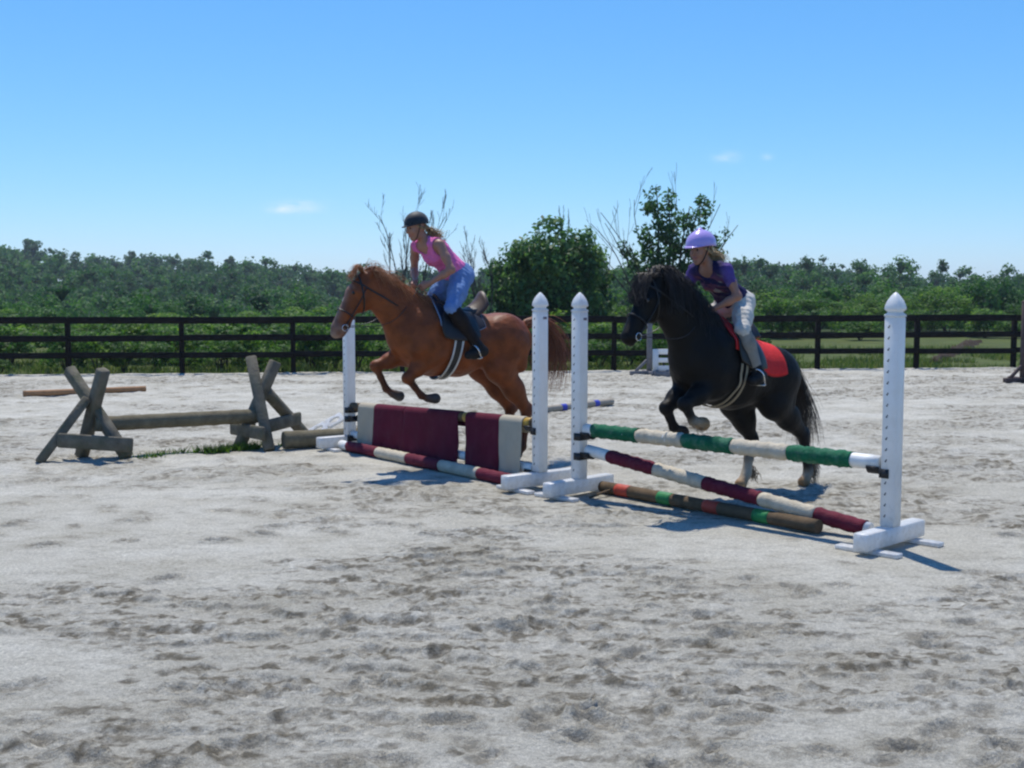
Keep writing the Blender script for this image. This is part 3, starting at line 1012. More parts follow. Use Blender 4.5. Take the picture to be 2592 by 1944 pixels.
def standard(x, y, ang, label, cups, beam=.80, slat=.46, sticker=True):
    """ang: bearing of the jump (local +X). landing side is -Y with the peg holes"""
    root = empty('jump_standard', (x, y, gz(x, y) + .002), ang)
    tag(root, label, 'jump standard', 'white jump standards')
    MB().box((0, 0, .8675), (.104, .104, 1.435), 0, .006).build('post', M_WHITE, root)
    prof = [(.052, 1.5855), (.0525, 1.594), (.0520, 1.600), (.041, 1.609), (.037, 1.616), (.041, 1.624), (.0515, 1.634), (.0520, 1.643), (.0475, 1.668), (.038, 1.697), (.024, 1.724), (.009, 1.746), (.002, 1.752)]
    Vf, Ff = revolve4(prof)
    m = MB(); m.raw(Vf, Ff); m.build('cap', M_WHITE, root)
    MB().box((0, 0, .090), (.106, beam, .118), 0, .008).build('base_beam', M_WHITE, root)
    for s in (-1, 1):
        MB().box((.01 * s, s * (beam / 2 - .13), .0145), (slat, .085, .029), 0, .004).build('foot', M_WHITE, root)
    m = MB()
    for k in range(18):
        z = 1.52 - k * .0762
        if any(abs(z - c[0]) < .045 for c in cups): continue
        m.tube([(-.018, -.0515, z - .006), (-.018, -.0532, z - .006)], .0065, 6)
        m.tube([(-.012, -.0515, z + .004), (-.012, -.0532, z + .004)], .005, 6)
    o = m.build('peg_holes', M_BLACKP, root); o['kind'] = 'stuff'
    if sticker:
        MB().box((.0528, .012, 1.525), (.0016, .042, .022)).build('maker_label', M_STICK, root)
    for (z, side) in cups:
        m = MB()
        for (cx, cy, sx, sy) in ((side * .0565, 0, .008, .124), (side * .022, .0575, .062, .008), (side * .022, -.0575, .062, .008)):
            m.box((cx, cy, z), (sx, sy, .062))
        arc = [(side * (.062 + .05), .062 * math.cos(a), z + .045 - .062 * math.sin(a)) for a in np.linspace(.15, math.pi - .15, 9)]
        for i in range(8):
            a_, b_ = arc[i], arc[i + 1]
            h_ = .05
            m.hexa([(a_[0] - h_, a_[1], a_[2]), (a_[0] + h_, a_[1], a_[2]), (b_[0] + h_, b_[1], b_[2]), (b_[0] - h_, b_[1], b_[2]),
                    (a_[0] - h_, a_[1] * .9, a_[2] + .008), (a_[0] + h_, a_[1] * .9, a_[2] + .008), (b_[0] + h_, b_[1] * .9, b_[2] + .008), (b_[0] - h_, b_[1] * .9, b_[2] + .008)])
        m.build('jump_cup', M_BLACKP, root)
    return root


PL_, PR_ = Vector((-1.83, 13.29, 0)), Vector((.25, 10.53, 0))
PA_, PB_ = Vector((.58, 10.16, 0)), Vector((2.60, 8.05, 0))
D1 = (PR_ - PL_).normalized(); D2 = (PB_ - PA_).normalized()
A1 = math.atan2(D1.y, D1.x); A2 = math.atan2(D2.y, D2.x)
# +X along the jump; the approach side is +Y (away), the landing side -Y
standard(PL_.x, PL_.y, A1, 'white jump standard at the far left end of the maroon cloth jump', [(.435, 1), (.335, 1), (.118, 1)])
standard(PR_.x, PR_.y, A1, 'left one of the twin white standards, ending the maroon cloth jump', [(.515, -1), (.12, -1)])
standard(PA_.x, PA_.y, A2, 'right one of the twin white standards, carrying the green pole', [(.515, 1), (.345, 1)])
standard(PB_.x, PB_.y, A2, 'nearest white jump standard at the right end of the green pole', [(.515, -1)], sticker=False)

# ------------------------------------------------------------------ poles
M_PWHITE = simple_mat('white_pole_paint', (.74, .73, .69), .5, .06, 9, .1, 50, .4, dirt=((.45, .41, .34), .5, 8))
M_BEIGE = simple_mat('beige_wrap', (.52, .455, .345), .85, .14, 12, .7, 45, .15, dirt=((.30, .25, .18), .5, 7))
M_MAROON = simple_mat('maroon_wrap', (.125, .012, .028), .8, .2, 12, .7, 45, .2, dirt=((.17, .05, .06), .4, 7))
M_GREEN = simple_mat('green_wrap', (.006, .105, .048), .8, .25, 12, .8, 40, .2, dirt=((.16, .24, .18), .55, 9))
M_BROWNP = simple_mat('weathered_brown_pole', (.120, .082, .048), .85, .3, 14, .4, 70, .15, stretch=(1, 1, 1))
M_REDT = simple_mat('red_tape', (.42, .050, .025), .6, .2, 20, .1, 60)
M_GREENT = simple_mat('green_tape', (.015, .185, .05), .6, .2, 20, .1, 60)
M_GOLD = simple_mat('gold_tape', (.42, .25, .035), .5, .2, 20, .1, 60)
M_BLUET = simple_mat('blue_tape', (.045, .06, .40), .6, .2, 20, .1, 60)
M_ORANGE = simple_mat('orange_pine_pole', (.34, .18, .085), .8, .2, 8, .3, 60, .2)
M_LOG = simple_mat('weathered_log', (.165, .140, .090), .9, .3, 9, .7, 40, .12, dirt=((.10, .085, .055), .6, 4))
M_TIMBER = simple_mat('grey_weathered_timber', (.150, .132, .098), .9, .35, 7, .8, 36, .12, dirt=((.085, .10, .055), .7, 5))
M_END = simple_mat('pale_sawn_end', (.34, .24, .12), .85, .25, 30, .3, 80)


def cyl_pts(a, b, t0, t1, r, lump, rng, n=18, m=8):
    a = Vector(a); b = Vector(b); d = (b - a); L = d.length; d.normalize()
    ref = Vector((0, 0, 1)); x = d.cross(ref).normalized(); y = x.cross(d)
    V = []; F = []
    ts = np.linspace(t0, t1, m)
    ph = rng.uniform(0, 9)
    for i, t in enumerate(ts):
        s = t * L
        e = 1.0
        if i in (0, m - 1): e = .985
        for k in range(n):
            an = 2 * math.pi * k / n
            rr = r * e + lump * (math.sin(s * 52 + an * 2 + ph) * .5 + math.sin(s * 121 + an * 3 + ph * 2) * .35 + rng.normal(0, .10))
            V.append(a + d * s + x * math.cos(an) * rr + y * math.sin(an) * rr)
    for i in range(m - 1):
        for k in range(n): F.append((i * n + k, i * n + (k + 1) % n, (i + 1) * n + (k + 1) % n, (i + 1) * n + k))
    F.append(tuple(range(n - 1, -1, -1))); F.append(tuple(range((m - 1) * n, m * n)))
    return [tuple(v) for v in V], F


def pole(name, a, b, r, mat, label, bands=(), lump=.0025, cat='pole', group=None, seed=1, wob=.0008):
    rng = np.random.default_rng(seed)
    a = Vector(a); b = Vector(b)
    mid = (a + b) / 2
    V, F = cyl_pts(a - mid, b - mid, 0, 1, r, wob, rng, 18, 24)
    m = MB(); m.raw(V, F)
    o = m.build(name, mat, None, True, mid)
    o.data.polygons.foreach_set('use_smooth', np.array([len(p.vertices) == 4 for p in o.data.polygons]))
    tag(o, label, cat, group)
    for (t0, t1, bm_, nm, ex) in bands:
        L = (b - a).length
        V, F = cyl_pts(a - mid, b - mid, t0, t1, r + ex, lump if ex > .003 else .0003, rng, 20, max(4, int((t1 - t0) * L / .022)))
        m = MB(); m.raw(V, F)
        c = m.build(nm, bm_, o, True)
        c.data.polygons.foreach_set('use_smooth', np.array([len(p.vertices) == 4 for p in c.data.polygons]))
    return o


Z3 = Vector((0, 0, 1))
a = PA_ + D2 * .075 + Z3 * .580; b = PB_ - D2 * .075 + Z3 * .580
pole('wrapped_pole', a, b, .052, M_PWHITE, 'green and beige wrapped top pole of the nearer jump',
     [(.035, .215, M_GREEN, 'green_wrap', .007), (.215, .385, M_BEIGE, 'beige_wrap', .006), (.385, .555, M_GREEN, 'green_wrap', .009), (.555, .735, M_BEIGE, 'beige_wrap', .007), (.735, .92, M_GREEN, 'green_wrap', .008)], .0085, seed=2)
a = PA_ + D2 * .10 + Z3 * .405; b = Vector((2.55, 8.32, .070))
pole('wrapped_pole', a, b, .050, M_PWHITE, 'maroon and beige wrapped pole slanting to the ground under the green pole',
     [(.09, .275, M_MAROON, 'maroon_wrap', .006), (.275, .46, M_BEIGE, 'beige_wrap', .006), (.46, .655, M_MAROON, 'maroon_wrap', .006), (.655, .835, M_BEIGE, 'beige_wrap', .006), (.835, .985, M_MAROON, 'maroon_wrap', .008)], .0065, seed=3)
pole('ground_pole', (.79, 10.28, .056), (2.22, 8.47, .062), .052, M_BROWNP, 'brown ground pole with red and green tape bands',
     [(.085, .155, M_REDT, 'red_tape', .0015), (.305, .37, M_GREENT, 'green_tape', .0015), (.525, .592, M_REDT, 'red_tape', .0015), (.745, .81, M_GREENT, 'green_tape', .0015)], seed=4)
pole('ground_pole', (-1.90, 13.12, .062), (.035, 10.56, .060), .052, M_PWHITE, 'maroon and beige wrapped ground pole below the maroon cloth',
     [(.053, .25, M_MAROON, 'maroon_wrap', .006), (.25, .437, M_BEIGE, 'beige_wrap', .006), (.437, .625, M_MAROON, 'maroon_wrap', .007), (.625, .828, M_BEIGE, 'beige_wrap', .006), (.828, .985, M_MAROON, 'maroon_wrap', .006)], .004, seed=5)
a = PL_ + D1 * .075 + Z3 * .478; b = PR_ - D1 * .075 + Z3 * .580
P1a, P1b = a.copy(), b.copy()
pole('cloth_pole', a, b, .047, M_BROWNP, 'pole with gold tape carrying the maroon and beige cloth',
     [(.672, .695, M_GOLD, 'gold_tape', .0015), (.962, .99, M_GOLD, 'gold_tape', .0015)], seed=6)
pole('lower_pole', PL_ + D1 * .075 + Z3 * .163, PR_ - D1 * .075 + Z3 * .163, .044, M_PWHITE, 'white lower pole showing in the gap of the maroon cloth', seed=9)
pole('rail_pole', (-8.25, 19.93, .05), (-6.5, 20.96, .05), .052, M_ORANGE, 'orange brown pole lying on the sand behind the log jump', seed=7)
pole('banded_pole', (.15, 16.80, .055), (1.56, 18.45, .055), .052, simple_mat('faded_beige_paint', (.34, .29, .22), .8, .2, 12, .2, 50), 'beige pole with two blue bands lying behind the white standards',
     [(.40, .455, M_BLUET, 'blue_tape', .0015), (.775, .83, M_BLUET, 'blue_tape', .0015)], seed=8)
mb = MB(); mb.tube([(.66, 9.93, .02), (.74, 10.02, .035), (.84, 10.13, .05), (.95, 10.16, .04)], .011, 7)
tag(mb.build('stick', M_BROWNP, None, True), 'thin brown stick lying between the white standard and the taped pole', 'stick')

# ------------------------------------------------------------------ cloth hung over the pole
M_CBEIGE = simple_mat('beige_canvas', (.44, .385, .29), .9, .1, 8, .25, 180, .1, dirt=((.33, .28, .20), .5, 4))
M_CMAROON = simple_mat('maroon_canvas', (.105, .010, .026), .85, .16, 8, .25, 180, .15, dirt=((.14, .035, .05), .5, 5))


def drape(parent, t0, t1, mat, name, seed, edge0=0.0, edge1=0.0, drop=.475, back=.10):
    nx, ns = 26, 44
    V = []
    d = (P1b - P1a); L = d.length; dn = d.normalized()
    side = Vector((D1.y, -D1.x, 0)) * 1.0         # towards the landing side
    if side.y > 0: side = -side
    R = .0545
    for i in range(nx):
        for j in range(ns):
            s = j / (ns - 1)
            f = (s - .42) / .58                      # <0 over the pole and down the back, >0 front
            t = t0 + (t1 - t0) * i / (nx - 1)
            if f > 0:
                k = math.sin(math.pi * min(f * 1.05, 1))
                e0 = edge0 * k * (1 - i / (nx - 1)); e1 = edge1 * k * (i / (nx - 1))
                t += e0 - e1
            c = P1a + d * t
            if f >= 0:
                z = -(drop) * f
                wv = .016 * math.sin(t * 30 + seed) * f + .008 * math.sin(t * 71 + f * 4 + seed * 2) * f + .004 * math.sin(t * 133 - f * 9 + seed) * f + .004 * math.sin(f * 17 + t * 40)*f*(1-f)
                p = c + side * (R + .02 * f * 1.0 + wv) + Z3 * z
                # the front hem follows the ground
                hem = .062 + .03 * t
                p.z = max(p.z, hem) if f > .97 else c.z + (hem - c.z) * f
            else:
                g = (.42 - s) / .42                  # 0 at front top .. 1 at back hem
                arcl = .30
                if g < arcl:
                    an = math.pi * g / arcl
                    p = c + side * (R * math.cos(an)) + Z3 * (R * math.sin(an))
                else:
                    q = (g - arcl) / (1 - arcl)
                    p = c - side * (R + .01 * math.sin(t * 22 + seed) * q) - Z3 * (back * q)
            V.append(tuple(p))
    me = mesh_np(name, np.array(V) - np.array(parent.location), grid_faces(nx, ns), True)
    o = add(name, me, mat, parent)
    sm = o.modifiers.new('thickness', 'SOLIDIFY'); sm.thickness = .004; sm.offset = 0
    return o


c = P1a + (P1b - P1a) * .36
cl1 = empty('jump_cloth', (c.x, c.y, 0)); tag(cl1, 'wide maroon cloth with a beige end hung over the left of the pole', 'cloth')
drape(cl1, .066, .168, M_CBEIGE, 'beige_panel', 1, .0, 0)
drape(cl1, .169, .3515, M_CMAROON, 'maroon_panel', 2)
drape(cl1, .3535, .652, M_CMAROON, 'maroon_panel', 3, 0, -.006)
c = P1a + (P1b - P1a) * .83
cl2 = empty('jump_cloth', (c.x, c.y, 0)); tag(cl2, 'narrow maroon cloth with a beige end beside the twin white standards', 'cloth')
drape(cl2, .692, .858, M_CMAROON, 'maroon_panel', 4, .006, 0)
drape(cl2, .859, .964, M_CBEIGE, 'beige_panel', 5, 0, 0)

# ------------------------------------------------------------------ log jump on crossed trestles
def trestle(beams, label):
    c = np.mean([np.array(b[1]) for b in beams], 0)
    root = empty('log_trestle', (c[0], c[1], 0)); tag(root, label, 'trestle', 'crossed timber trestles')
    off = Vector((c[0], c[1], 0))
    for (nm, a, b, wd, ht, up) in beams:
        m = MB(); m.beam(Vector(a) - off, Vector(b) - off, wd, ht, up, .012)
        m.build(nm, M_TIMBER, root)
    return root


trestle([('cross_beam', (-4.76, 12.70, .93), (-4.02, 12.30, .03), .105, .125, (.5, -.6, .6)), ('cross_beam', (-4.27, 12.36, .95), (-4.62, 12.62, .0), .105, .125, (.6, .5, .6)),
         ('brace_leg', (-4.47, 12.42, .64), (-4.86, 12.08, .01), .095, .12, (.5, -.7, .4)), ('cross_board', (-4.68, 12.13, .235), (-3.93, 12.20, .175), .045, .15, (0, 0, 1))],
        'weathered crossed timber trestle at the left end of the log rail')
trestle([('cross_beam', (-3.00, 13.60, 1.01), (-2.70, 13.10, .0), .10, .125, (.9, .3, .3)), ('cross_beam', (-2.70, 13.52, .97), (-3.10, 13.36, .0), .10, .125, (.6, .5, .6)),
         ('brace_leg', (-2.80, 13.48, .62), (-2.47, 14.25, .0), .095, .12, (.7, -.3, .5)), ('cross_board', (-2.80, 13.30, .235), (-2.52, 14.02, .265), .045, .15, (0, 0, 1)), ('cross_board', (-3.22, 13.52, .205), (-2.74, 13.02, .195), .045, .15, (0, 0, 1))],
        'weathered crossed timber trestle at the right end of the log rail')
pole('log_rail', (-4.40, 12.44, .365), (-2.84, 13.40, .36), .080, M_LOG, 'weathered round log resting between the two crossed trestles', cat='log', seed=11, wob=.004)
pole('fallen_log', (-2.56, 13.18, .105), (-1.62, 13.62, .105), .100, M_LOG, 'thick round log lying on the sand behind the far white standard', cat='log', seed=12, wob=.004)


def plate_with_holes(parent_name):
    import bmesh
    bm = bmesh.new()
    W, H, T = .46, .15, .035
    out = []
    # outline with rounded ends and two openings bridged into quads: built as a ring-per-opening strip
    for cx in (-.115, .115):
        n = 20
        outer = []; inner = []
        for k in range(n):
            a_ = 2 * math.pi * k / n
            x, y = math.cos(a_), math.sin(a_)
            s = 1 / max(abs(x) / .115, abs(y) / (H / 2))
            outer.append((cx + x * s, y * s)); inner.append((cx + x * .07, y * .042))
        for z, flip in ((T / 2, False), (-T / 2, True)):
            vo = [bm.verts.new((p[0], p[1], z)) for p in outer]; vi = [bm.verts.new((p[0], p[1], z)) for p in inner]
            for k in range(n):
                f = [vo[k], vo[(k + 1) % n], vi[(k + 1) % n], vi[k]]
                bm.faces.new(f[::-1] if flip else f)
            out.append((vo, vi))
        (vo, vi), (wo_, wi) = out[-2], out[-1]
        for k in range(n):
            bm.faces.new([vo[(k + 1) % n], vo[k], wo_[k], wo_[(k + 1) % n]])
            bm.faces.new([vi[k], vi[(k + 1) % n], wi[(k + 1) % n], wi[k]])
    bmesh.ops.remove_doubles(bm, verts=bm.verts, dist=.0005)
    me = bpy.data.meshes.new('plate'); bm.to_mesh(me); bm.free()
    return me


o = add('cavaletti_block', plate_with_holes('p'), M_WHITE, None, (-2.30, 14.62, .115), (math.radians(32), math.radians(-27), math.radians(18)))
tag(o, 'white plastic block with two round holes leaning behind the fallen log', 'cavaletti block')

# ------------------------------------------------------------------ dressage letter and the two old standards
lx, ly = 3.15, 24.9
root = empty('letter_marker', (lx, ly, 0), math.radians(-4)); tag(root, 'white letter E marker standing in front of the fence', 'letter marker')
m = MB()
for (cx, cz, sx, sz) in ((-.13, .34, .12, .46), (.05, .515, .24, .11), (.035, .335, .21, .095), (.05, .165, .24, .11)):
    m.box((cx, 0, cz), (sx, .06 if cx < 0 else .058, sz), 0, .004)
m.build('letter', M_WHITE, root)
m = MB(); m.beam((-.16, -.16, .05), (.32, -.20, .05), .09, .09); m.build('foot_board', M_GREYW, root)
m = MB(); m.beam((-.10, -.12, .11), (-.10, .12, .11), .06, .05); m.build('foot_block', M_GREYW, root)
m = MB(); m.beam((.12, -.12, .11), (.12, .12, .11), .06, .05); m.build('foot_block', M_GREYW, root)


def old_standard(x, y, h, ang, label, mat):
    root = empty('old_standard', (x, y, 0), ang); tag(root, label, 'jump standard', 'old painted standards by the fence')
    MB().box((0, 0, h / 2 + .06), (.10, .10, h - .06), 0, .006).build('post', mat, root)
    m = MB(); m.raw(*revolve4([(.05, h + .0305), (.053, h + .05), (.03, h + .08), (.002, h + .09)])); m.build('cap', mat, root)
    m = MB(); m.beam((-.42, 0, .045), (.42, 0, .045), .11, .085); m.build('foot', mat, root)
    m = MB(); m.beam((0, -.40, .050), (0, .40, .050), .11, .085); m.build('foot', mat, root)
    for (a_, b_) in (((-.30, 0, .08), (-.045, 0, .32)), ((.30, 0, .08), (.045, 0, .32))):
        m = MB(); m.beam(a_, b_, .05, .06); m.build('brace', mat, root)
    return root


old_standard(2.93, 25.25, 1.30, .15, 'thin grey standard beside the white letter', M_GREYW)
old_standard(10.03, 23.2, 1.52, .25, 'old brown standard cut off by the right edge of the picture', simple_mat('brown_stained_post', (.085, .06, .055), .8, .3, 10, .4, 60, .2))


# ------------------------------------------------------------------ implicit bodies (one continuous surface each)
class Body:
    """smooth union of tapered limbs and ellipsoids, meshed with surface nets"""
    def __init__(s):
        s.P = []

    def cone(s, a, b, ra, rb, k=.04, sy=1.0, col=0):
        s.P.append(('c', np.array(a, float), np.array(b, float), ra, rb, k, sy, col)); return s

    def chain(s, pts, k=.04, col=0, sy=1.0):
        """pts: (x,y,z,r[,sy])"""
        for p, q in zip(pts[:-1], pts[1:]):
            y = ((p[4] if len(p) > 4 else sy) + (q[4] if len(q) > 4 else sy)) / 2
            s.cone(p[:3], q[:3], p[3], q[3], k, y, col)
        return s

    def ell(s, c, r, k=.03, R=None, col=0):
        s.P.append(('e', np.array(c, float), np.array(r, float), np.eye(3) if R is None else np.array(R), k, col)); return s

    @staticmethod
    def dist(p, X, Y, Z):
        if p[0] == 'c':
            _, a, b, ra, rb, k, sy, _c = p
            ba = np.array([b[0] - a[0], (b[1] - a[1]) / sy, b[2] - a[2]])
            qx = X - a[0]; qy = (Y - a[1]) / sy; qz = Z - a[2]
            t = np.clip((qx * ba[0] + qy * ba[1] + qz * ba[2]) / (ba @ ba + 1e-12), 0, 1)
            d = np.sqrt((qx - t * ba[0]) ** 2 + (qy - t * ba[1]) ** 2 + (qz - t * ba[2]) ** 2) - (ra + (rb - ra) * t)
            return d * min(1.0, sy)
        _, c, r, R, k, _c = p
        qx = X - c[0]; qy = Y - c[1]; qz = Z - c[2]
        l = [(R[0, i] * qx + R[1, i] * qy + R[2, i] * qz) for i in range(3)]
        k0 = np.sqrt((l[0] / r[0]) ** 2 + (l[1] / r[1]) ** 2 + (l[2] / r[2]) ** 2)
        k1 = np.sqrt((l[0] / r[0] ** 2) ** 2 + (l[1] / r[1] ** 2) ** 2 + (l[2] / r[2] ** 2) ** 2) + 1e-9
        return k0 * (k0 - 1) / k1

    @staticmethod
    def kk(p): return p[5] if p[0] == 'c' else p[4]

    @staticmethod
    def bb(p, m):
        if p[0] == 'c':
            r = max(p[3], p[4]) * max(1, p[6]) + m
            return np.minimum(p[1], p[2]) - r, np.maximum(p[1], p[2]) + r
        r = p[2].max() + m
        return p[1] - r, p[1] + r

    def value(s, Q):
        Q = np.asarray(Q, float)
        f = np.full(len(Q), 9.0)
        for p in s.P:
            d = s.dist(p, Q[:, 0], Q[:, 1], Q[:, 2]); k = s.kk(p)
            h = np.maximum(k - np.abs(f - d), 0) / k
            f = np.minimum(f, d) - h * h * k * .25
        return f

    def colors(s, Q, pal, soft=.012):
        Q = np.asarray(Q, float)
        W = np.zeros((len(Q), len(pal)))
        for p in s.P:
            d = s.dist(p, Q[:, 0], Q[:, 1], Q[:, 2])
            W[:, p[-1]] = np.maximum(W[:, p[-1]], np.exp(-np.clip(d, -.02, .5) / soft))
        W /= W.sum(1)[:, None] + 1e-12
        return W @ np.array(pal)

    def mesh(s, name, res, clip=None, inflate=0.0, pal=None, wob=0.0, sub=None):
        lo = np.min([s.bb(p, .03 + inflate)[0] for p in s.P], 0); hi = np.max([s.bb(p, .03 + inflate)[1] for p in s.P], 0)
        ax = [np.arange(lo[i], hi[i] + res, res, dtype=np.float64) for i in range(3)]
        sh = tuple(len(a) for a in ax)
        f = np.full(sh, .5, dtype=np.float32)
        for p in s.P:
            k = s.kk(p)
            b0, b1 = s.bb(p, k + inflate + 2 * res)
            sl = tuple(slice(max(0, int((b0[i] - lo[i]) / res)), min(sh[i], int((b1[i] - lo[i]) / res) + 2)) for i in range(3))
            X = ax[0][sl[0]][:, None, None]; Y = ax[1][sl[1]][None, :, None]; Z = ax[2][sl[2]][None, None, :]
            d = s.dist(p, X, Y, Z).astype(np.float32)
            g = f[sl]
            h = np.maximum(k - np.abs(g - d), 0) / k
            f[sl] = np.minimum(g, d) - h * h * (k * .25)
        f -= inflate
        X = ax[0][:, None, None]; Y = ax[1][None, :, None]; Z = ax[2][None, None, :]
        if wob:
            f += (wob * (np.sin(X * 47 + Z * 31) * np.sin(Y * 53 + Z * 23 + X * 11) + .6 * np.sin(X * 91 - Z * 77) * np.sin(Y * 83))).astype(np.float32)
        if clip is not None:
            f = np.maximum(f, clip(X, Y, Z).astype(np.float32) * np.ones(sh, np.float32))
        V, F = surface_nets(f)
        V = V * res + lo
        return V, F


def surface_nets(f):
    S = f < 0
    nx, ny, nz = f.shape
    c = S[:-1, :-1, :-1].astype(np.int8)
    tot = np.zeros((nx - 1, ny - 1, nz - 1), np.int8)
    for i in (0, 1):
        for j in (0, 1):
            for k in (0, 1):
                tot += S[i:nx - 1 + i, j:ny - 1 + j, k:nz - 1 + k]
    act = (tot > 0) & (tot < 8)
    I = np.argwhere(act)
    idx = np.full(act.shape, -1, np.int64); idx[act] = np.arange(len(I))
    acc_ = np.zeros((len(I), 3)); cnt = np.zeros(len(I))
    corners = [(i, j, k) for i in (0, 1) for j in (0, 1) for k in (0, 1)]
    val = {c_: f[I[:, 0] + c_[0], I[:, 1] + c_[1], I[:, 2] + c_[2]] for c_ in corners}
    for a in corners:
        for axx in range(3):
            if a[axx] == 0:
                b = list(a); b[axx] = 1; b = tuple(b)
                va, vb = val[a], val[b]
                m = (va < 0) != (vb < 0)
                t = va[m] / (va[m] - vb[m])
                p = np.tile(np.array(a, float), (m.sum(), 1)); p[:, axx] = t
                acc_[m] += p; cnt[m] += 1
    V = I + acc_ / cnt[:, None]
    FF = []
    for axx in range(3):
        sl0 = [slice(None)] * 3; sl1 = [slice(None)] * 3
        sl0[axx] = slice(0, -1); sl1[axx] = slice(1, None)
        A = S[tuple(sl0)]; B = S[tuple(sl1)]
        E_ = np.argwhere(A != B)
        o1, o2 = [(1, 2), (2, 0), (0, 1)][axx]
        ok = (E_[:, o1] > 0) & (E_[:, o2] > 0) & (E_[:, o1] < f.shape[o1] - 1) & (E_[:, o2] < f.shape[o2] - 1)
        E_ = E_[ok]
        def g(d1, d2):
            q = E_.copy(); q[:, o1] -= d1; q[:, o2] -= d2
            return idx[q[:, 0], q[:, 1], q[:, 2]]
        q = np.stack([g(1, 1), g(0, 1), g(0, 0), g(1, 0)], 1)
        inside = A[E_[:, 0], E_[:, 1], E_[:, 2]]
        q[~inside] = q[~inside][:, ::-1]
        FF.append(q)
    return V, np.concatenate(FF)


def hair(strands, r0, r1, mat, name, parent, rng, n=3, tone=None):
    """strands: list of (m,3) arrays -> one mesh of tapered hairs"""
    VV = []; FF = []; off = 0; RR = []
    for st in strands:
        m = len(st)
        d = np.gradient(st, axis=0); d /= np.linalg.norm(d, axis=1)[:, None] + 1e-9
        ref = rng.normal(0, 1, 3)
        x = np.cross(d, ref); x /= np.linalg.norm(x, axis=1)[:, None] + 1e-9
        y = np.cross(d, x)
        r = np.linspace(r0, r1, m)[:, None] * rng.uniform(.7, 1.3)
        ring = [st + (x * math.cos(2 * math.pi * k / n) + y * math.sin(2 * math.pi * k / n)) * r for k in range(n)]
        V = np.stack(ring, 1).reshape(-1, 3)
        a = (np.arange(m - 1)[:, None] * n + np.arange(n)[None]).ravel(); b = (np.arange(m - 1)[:, None] * n + (np.arange(n)[None] + 1) % n).ravel()
        FF.append(np.stack([a, b, b + n, a + n], 1) + off); VV.append(V); off += len(V)
        RR.append(np.full(len(a), rng.random()))
    return add(name, mesh_np(name, np.concatenate(VV), np.concatenate(FF), True, None, {'rnd': np.concatenate(RR)}), mat, parent)


def hair_mat(name, c0, c1, rough=.45, tip=None):
    m = bpy.data.materials.new(name)
    nt, b = nodes(m); N = nt.nodes; L = nt.links
    a = N.new('ShaderNodeAttribute'); a.attribute_name = 'rnd'
    r = N.new('ShaderNodeValToRGB'); r.color_ramp.elements[0].color = (*c0, 1); r.color_ramp.elements[1].color = (*c1, 1)
    L.new(a.outputs['Fac'], r.inputs[0]); L.new(r.outputs[0], b.inputs['Base Color'])
    b.inputs['Roughness'].default_value = rough; b.inputs['Specular IOR Level'].default_value = .45
    return m


def curve_pts(ctrl, m):
    """Catmull-Rom through control points"""
    P = np.array(ctrl, float); n = len(P)
    P = np.concatenate([[2 * P[0] - P[1]], P, [2 * P[-1] - P[-2]]])
    out = []
    for t in np.linspace(0, n - 1 - 1e-6, m):
        i = int(t); u = t - i
        a, b, c, d = P[i:i + 4]
        out.append(.5 * (2 * b + (c - a) * u + (2 * a - 5 * b + 4 * c - d) * u * u + (3 * b - a - 3 * c + d) * u ** 3))
    return np.array(out)


def shell(body, C0, dirs, off, rmax=.7):
    """points where rays from C0 along dirs leave the body, pushed out by off"""
    C0 = np.asarray(C0, float) * np.ones_like(dirs)
    lo = np.zeros(len(dirs)); hi = np.full(len(dirs), rmax)
    for _ in range(26):
        mid = (lo + hi) / 2
        ins = body.value(C0 + dirs * mid[:, None]) < off
        lo = np.where(ins, mid, lo); hi = np.where(ins, hi, mid)
    return C0 + dirs * lo[:, None]


def barrel_sheet(body, xs, phis, zc, off, yc=0.0):
    """grid of points on the horse's barrel: xs along, phis around from the spine (+ = left side)"""
    XX, PP = np.meshgrid(xs, phis, indexing='ij')
    zz = zc(XX.ravel())
    C0 = np.stack([XX.ravel(), np.full(XX.size, yc), zz], 1)
    D = np.stack([np.zeros(XX.size), np.sin(PP.ravel()), np.cos(PP.ravel())], 1)
    return shell(body, C0, D, off).reshape(len(xs), len(phis), 3)


def sheet_obj(name, G, mat, parent, thick=.006, smooth=True):
    me = mesh_np(name, G.reshape(-1, 3), grid_faces(G.shape[0], G.shape[1]), smooth)
    o = add(name, me, mat, parent)
    m = o.modifiers.new('thickness', 'SOLIDIFY'); m.thickness = thick; m.offset = 0
    return o


def ring_on(body, c, axis, off, n=28, a0=0, a1=2 * math.pi, rmax=.4):
    axis = np.array(axis, float); axis /= np.linalg.norm(axis)
    e1 = np.cross(axis, (0, 1, 0)); e1 /= np.linalg.norm(e1); e2 = np.cross(axis, e1)
    a = np.linspace(a0, a1, n)
    D = np.cos(a)[:, None] * e1 + np.sin(a)[:, None] * e2
    return shell(body, np.array(c, float), D, off, rmax)


M_LEATHER = simple_mat('dark_bridle_leather', (.020, .012, .008), .45, .3, 30, .2, 120, .5)
M_BLEATHER = simple_mat('black_leather', (.010, .009, .009), .42, .3, 30, .2, 120, .5)
M_TANL = simple_mat('brown_saddle_leather', (.062, .030, .018), .5, .25, 20, .2, 120, .5)
M_STEEL = simple_mat('polished_steel', (.62, .62, .62), .22, .08, 30, 0, None, .5, metal=1.0)
M_EYE = simple_mat('dark_eye', (.006, .004, .004), .08, .1, 10, 0, None, .6)
M_HOOF = None


def place(o, origin, th):
    """animal frame: +x forward, +y left, z up; heading th degrees towards the camera from -X"""
    o.location = (origin[0], origin[1], 0)
    o.rotation_euler = (0, 0, math.pi + math.radians(th))


O1, TH1 = (-.70, 11.95), 30
O2, TH2 = (1.90, 10.16), 40

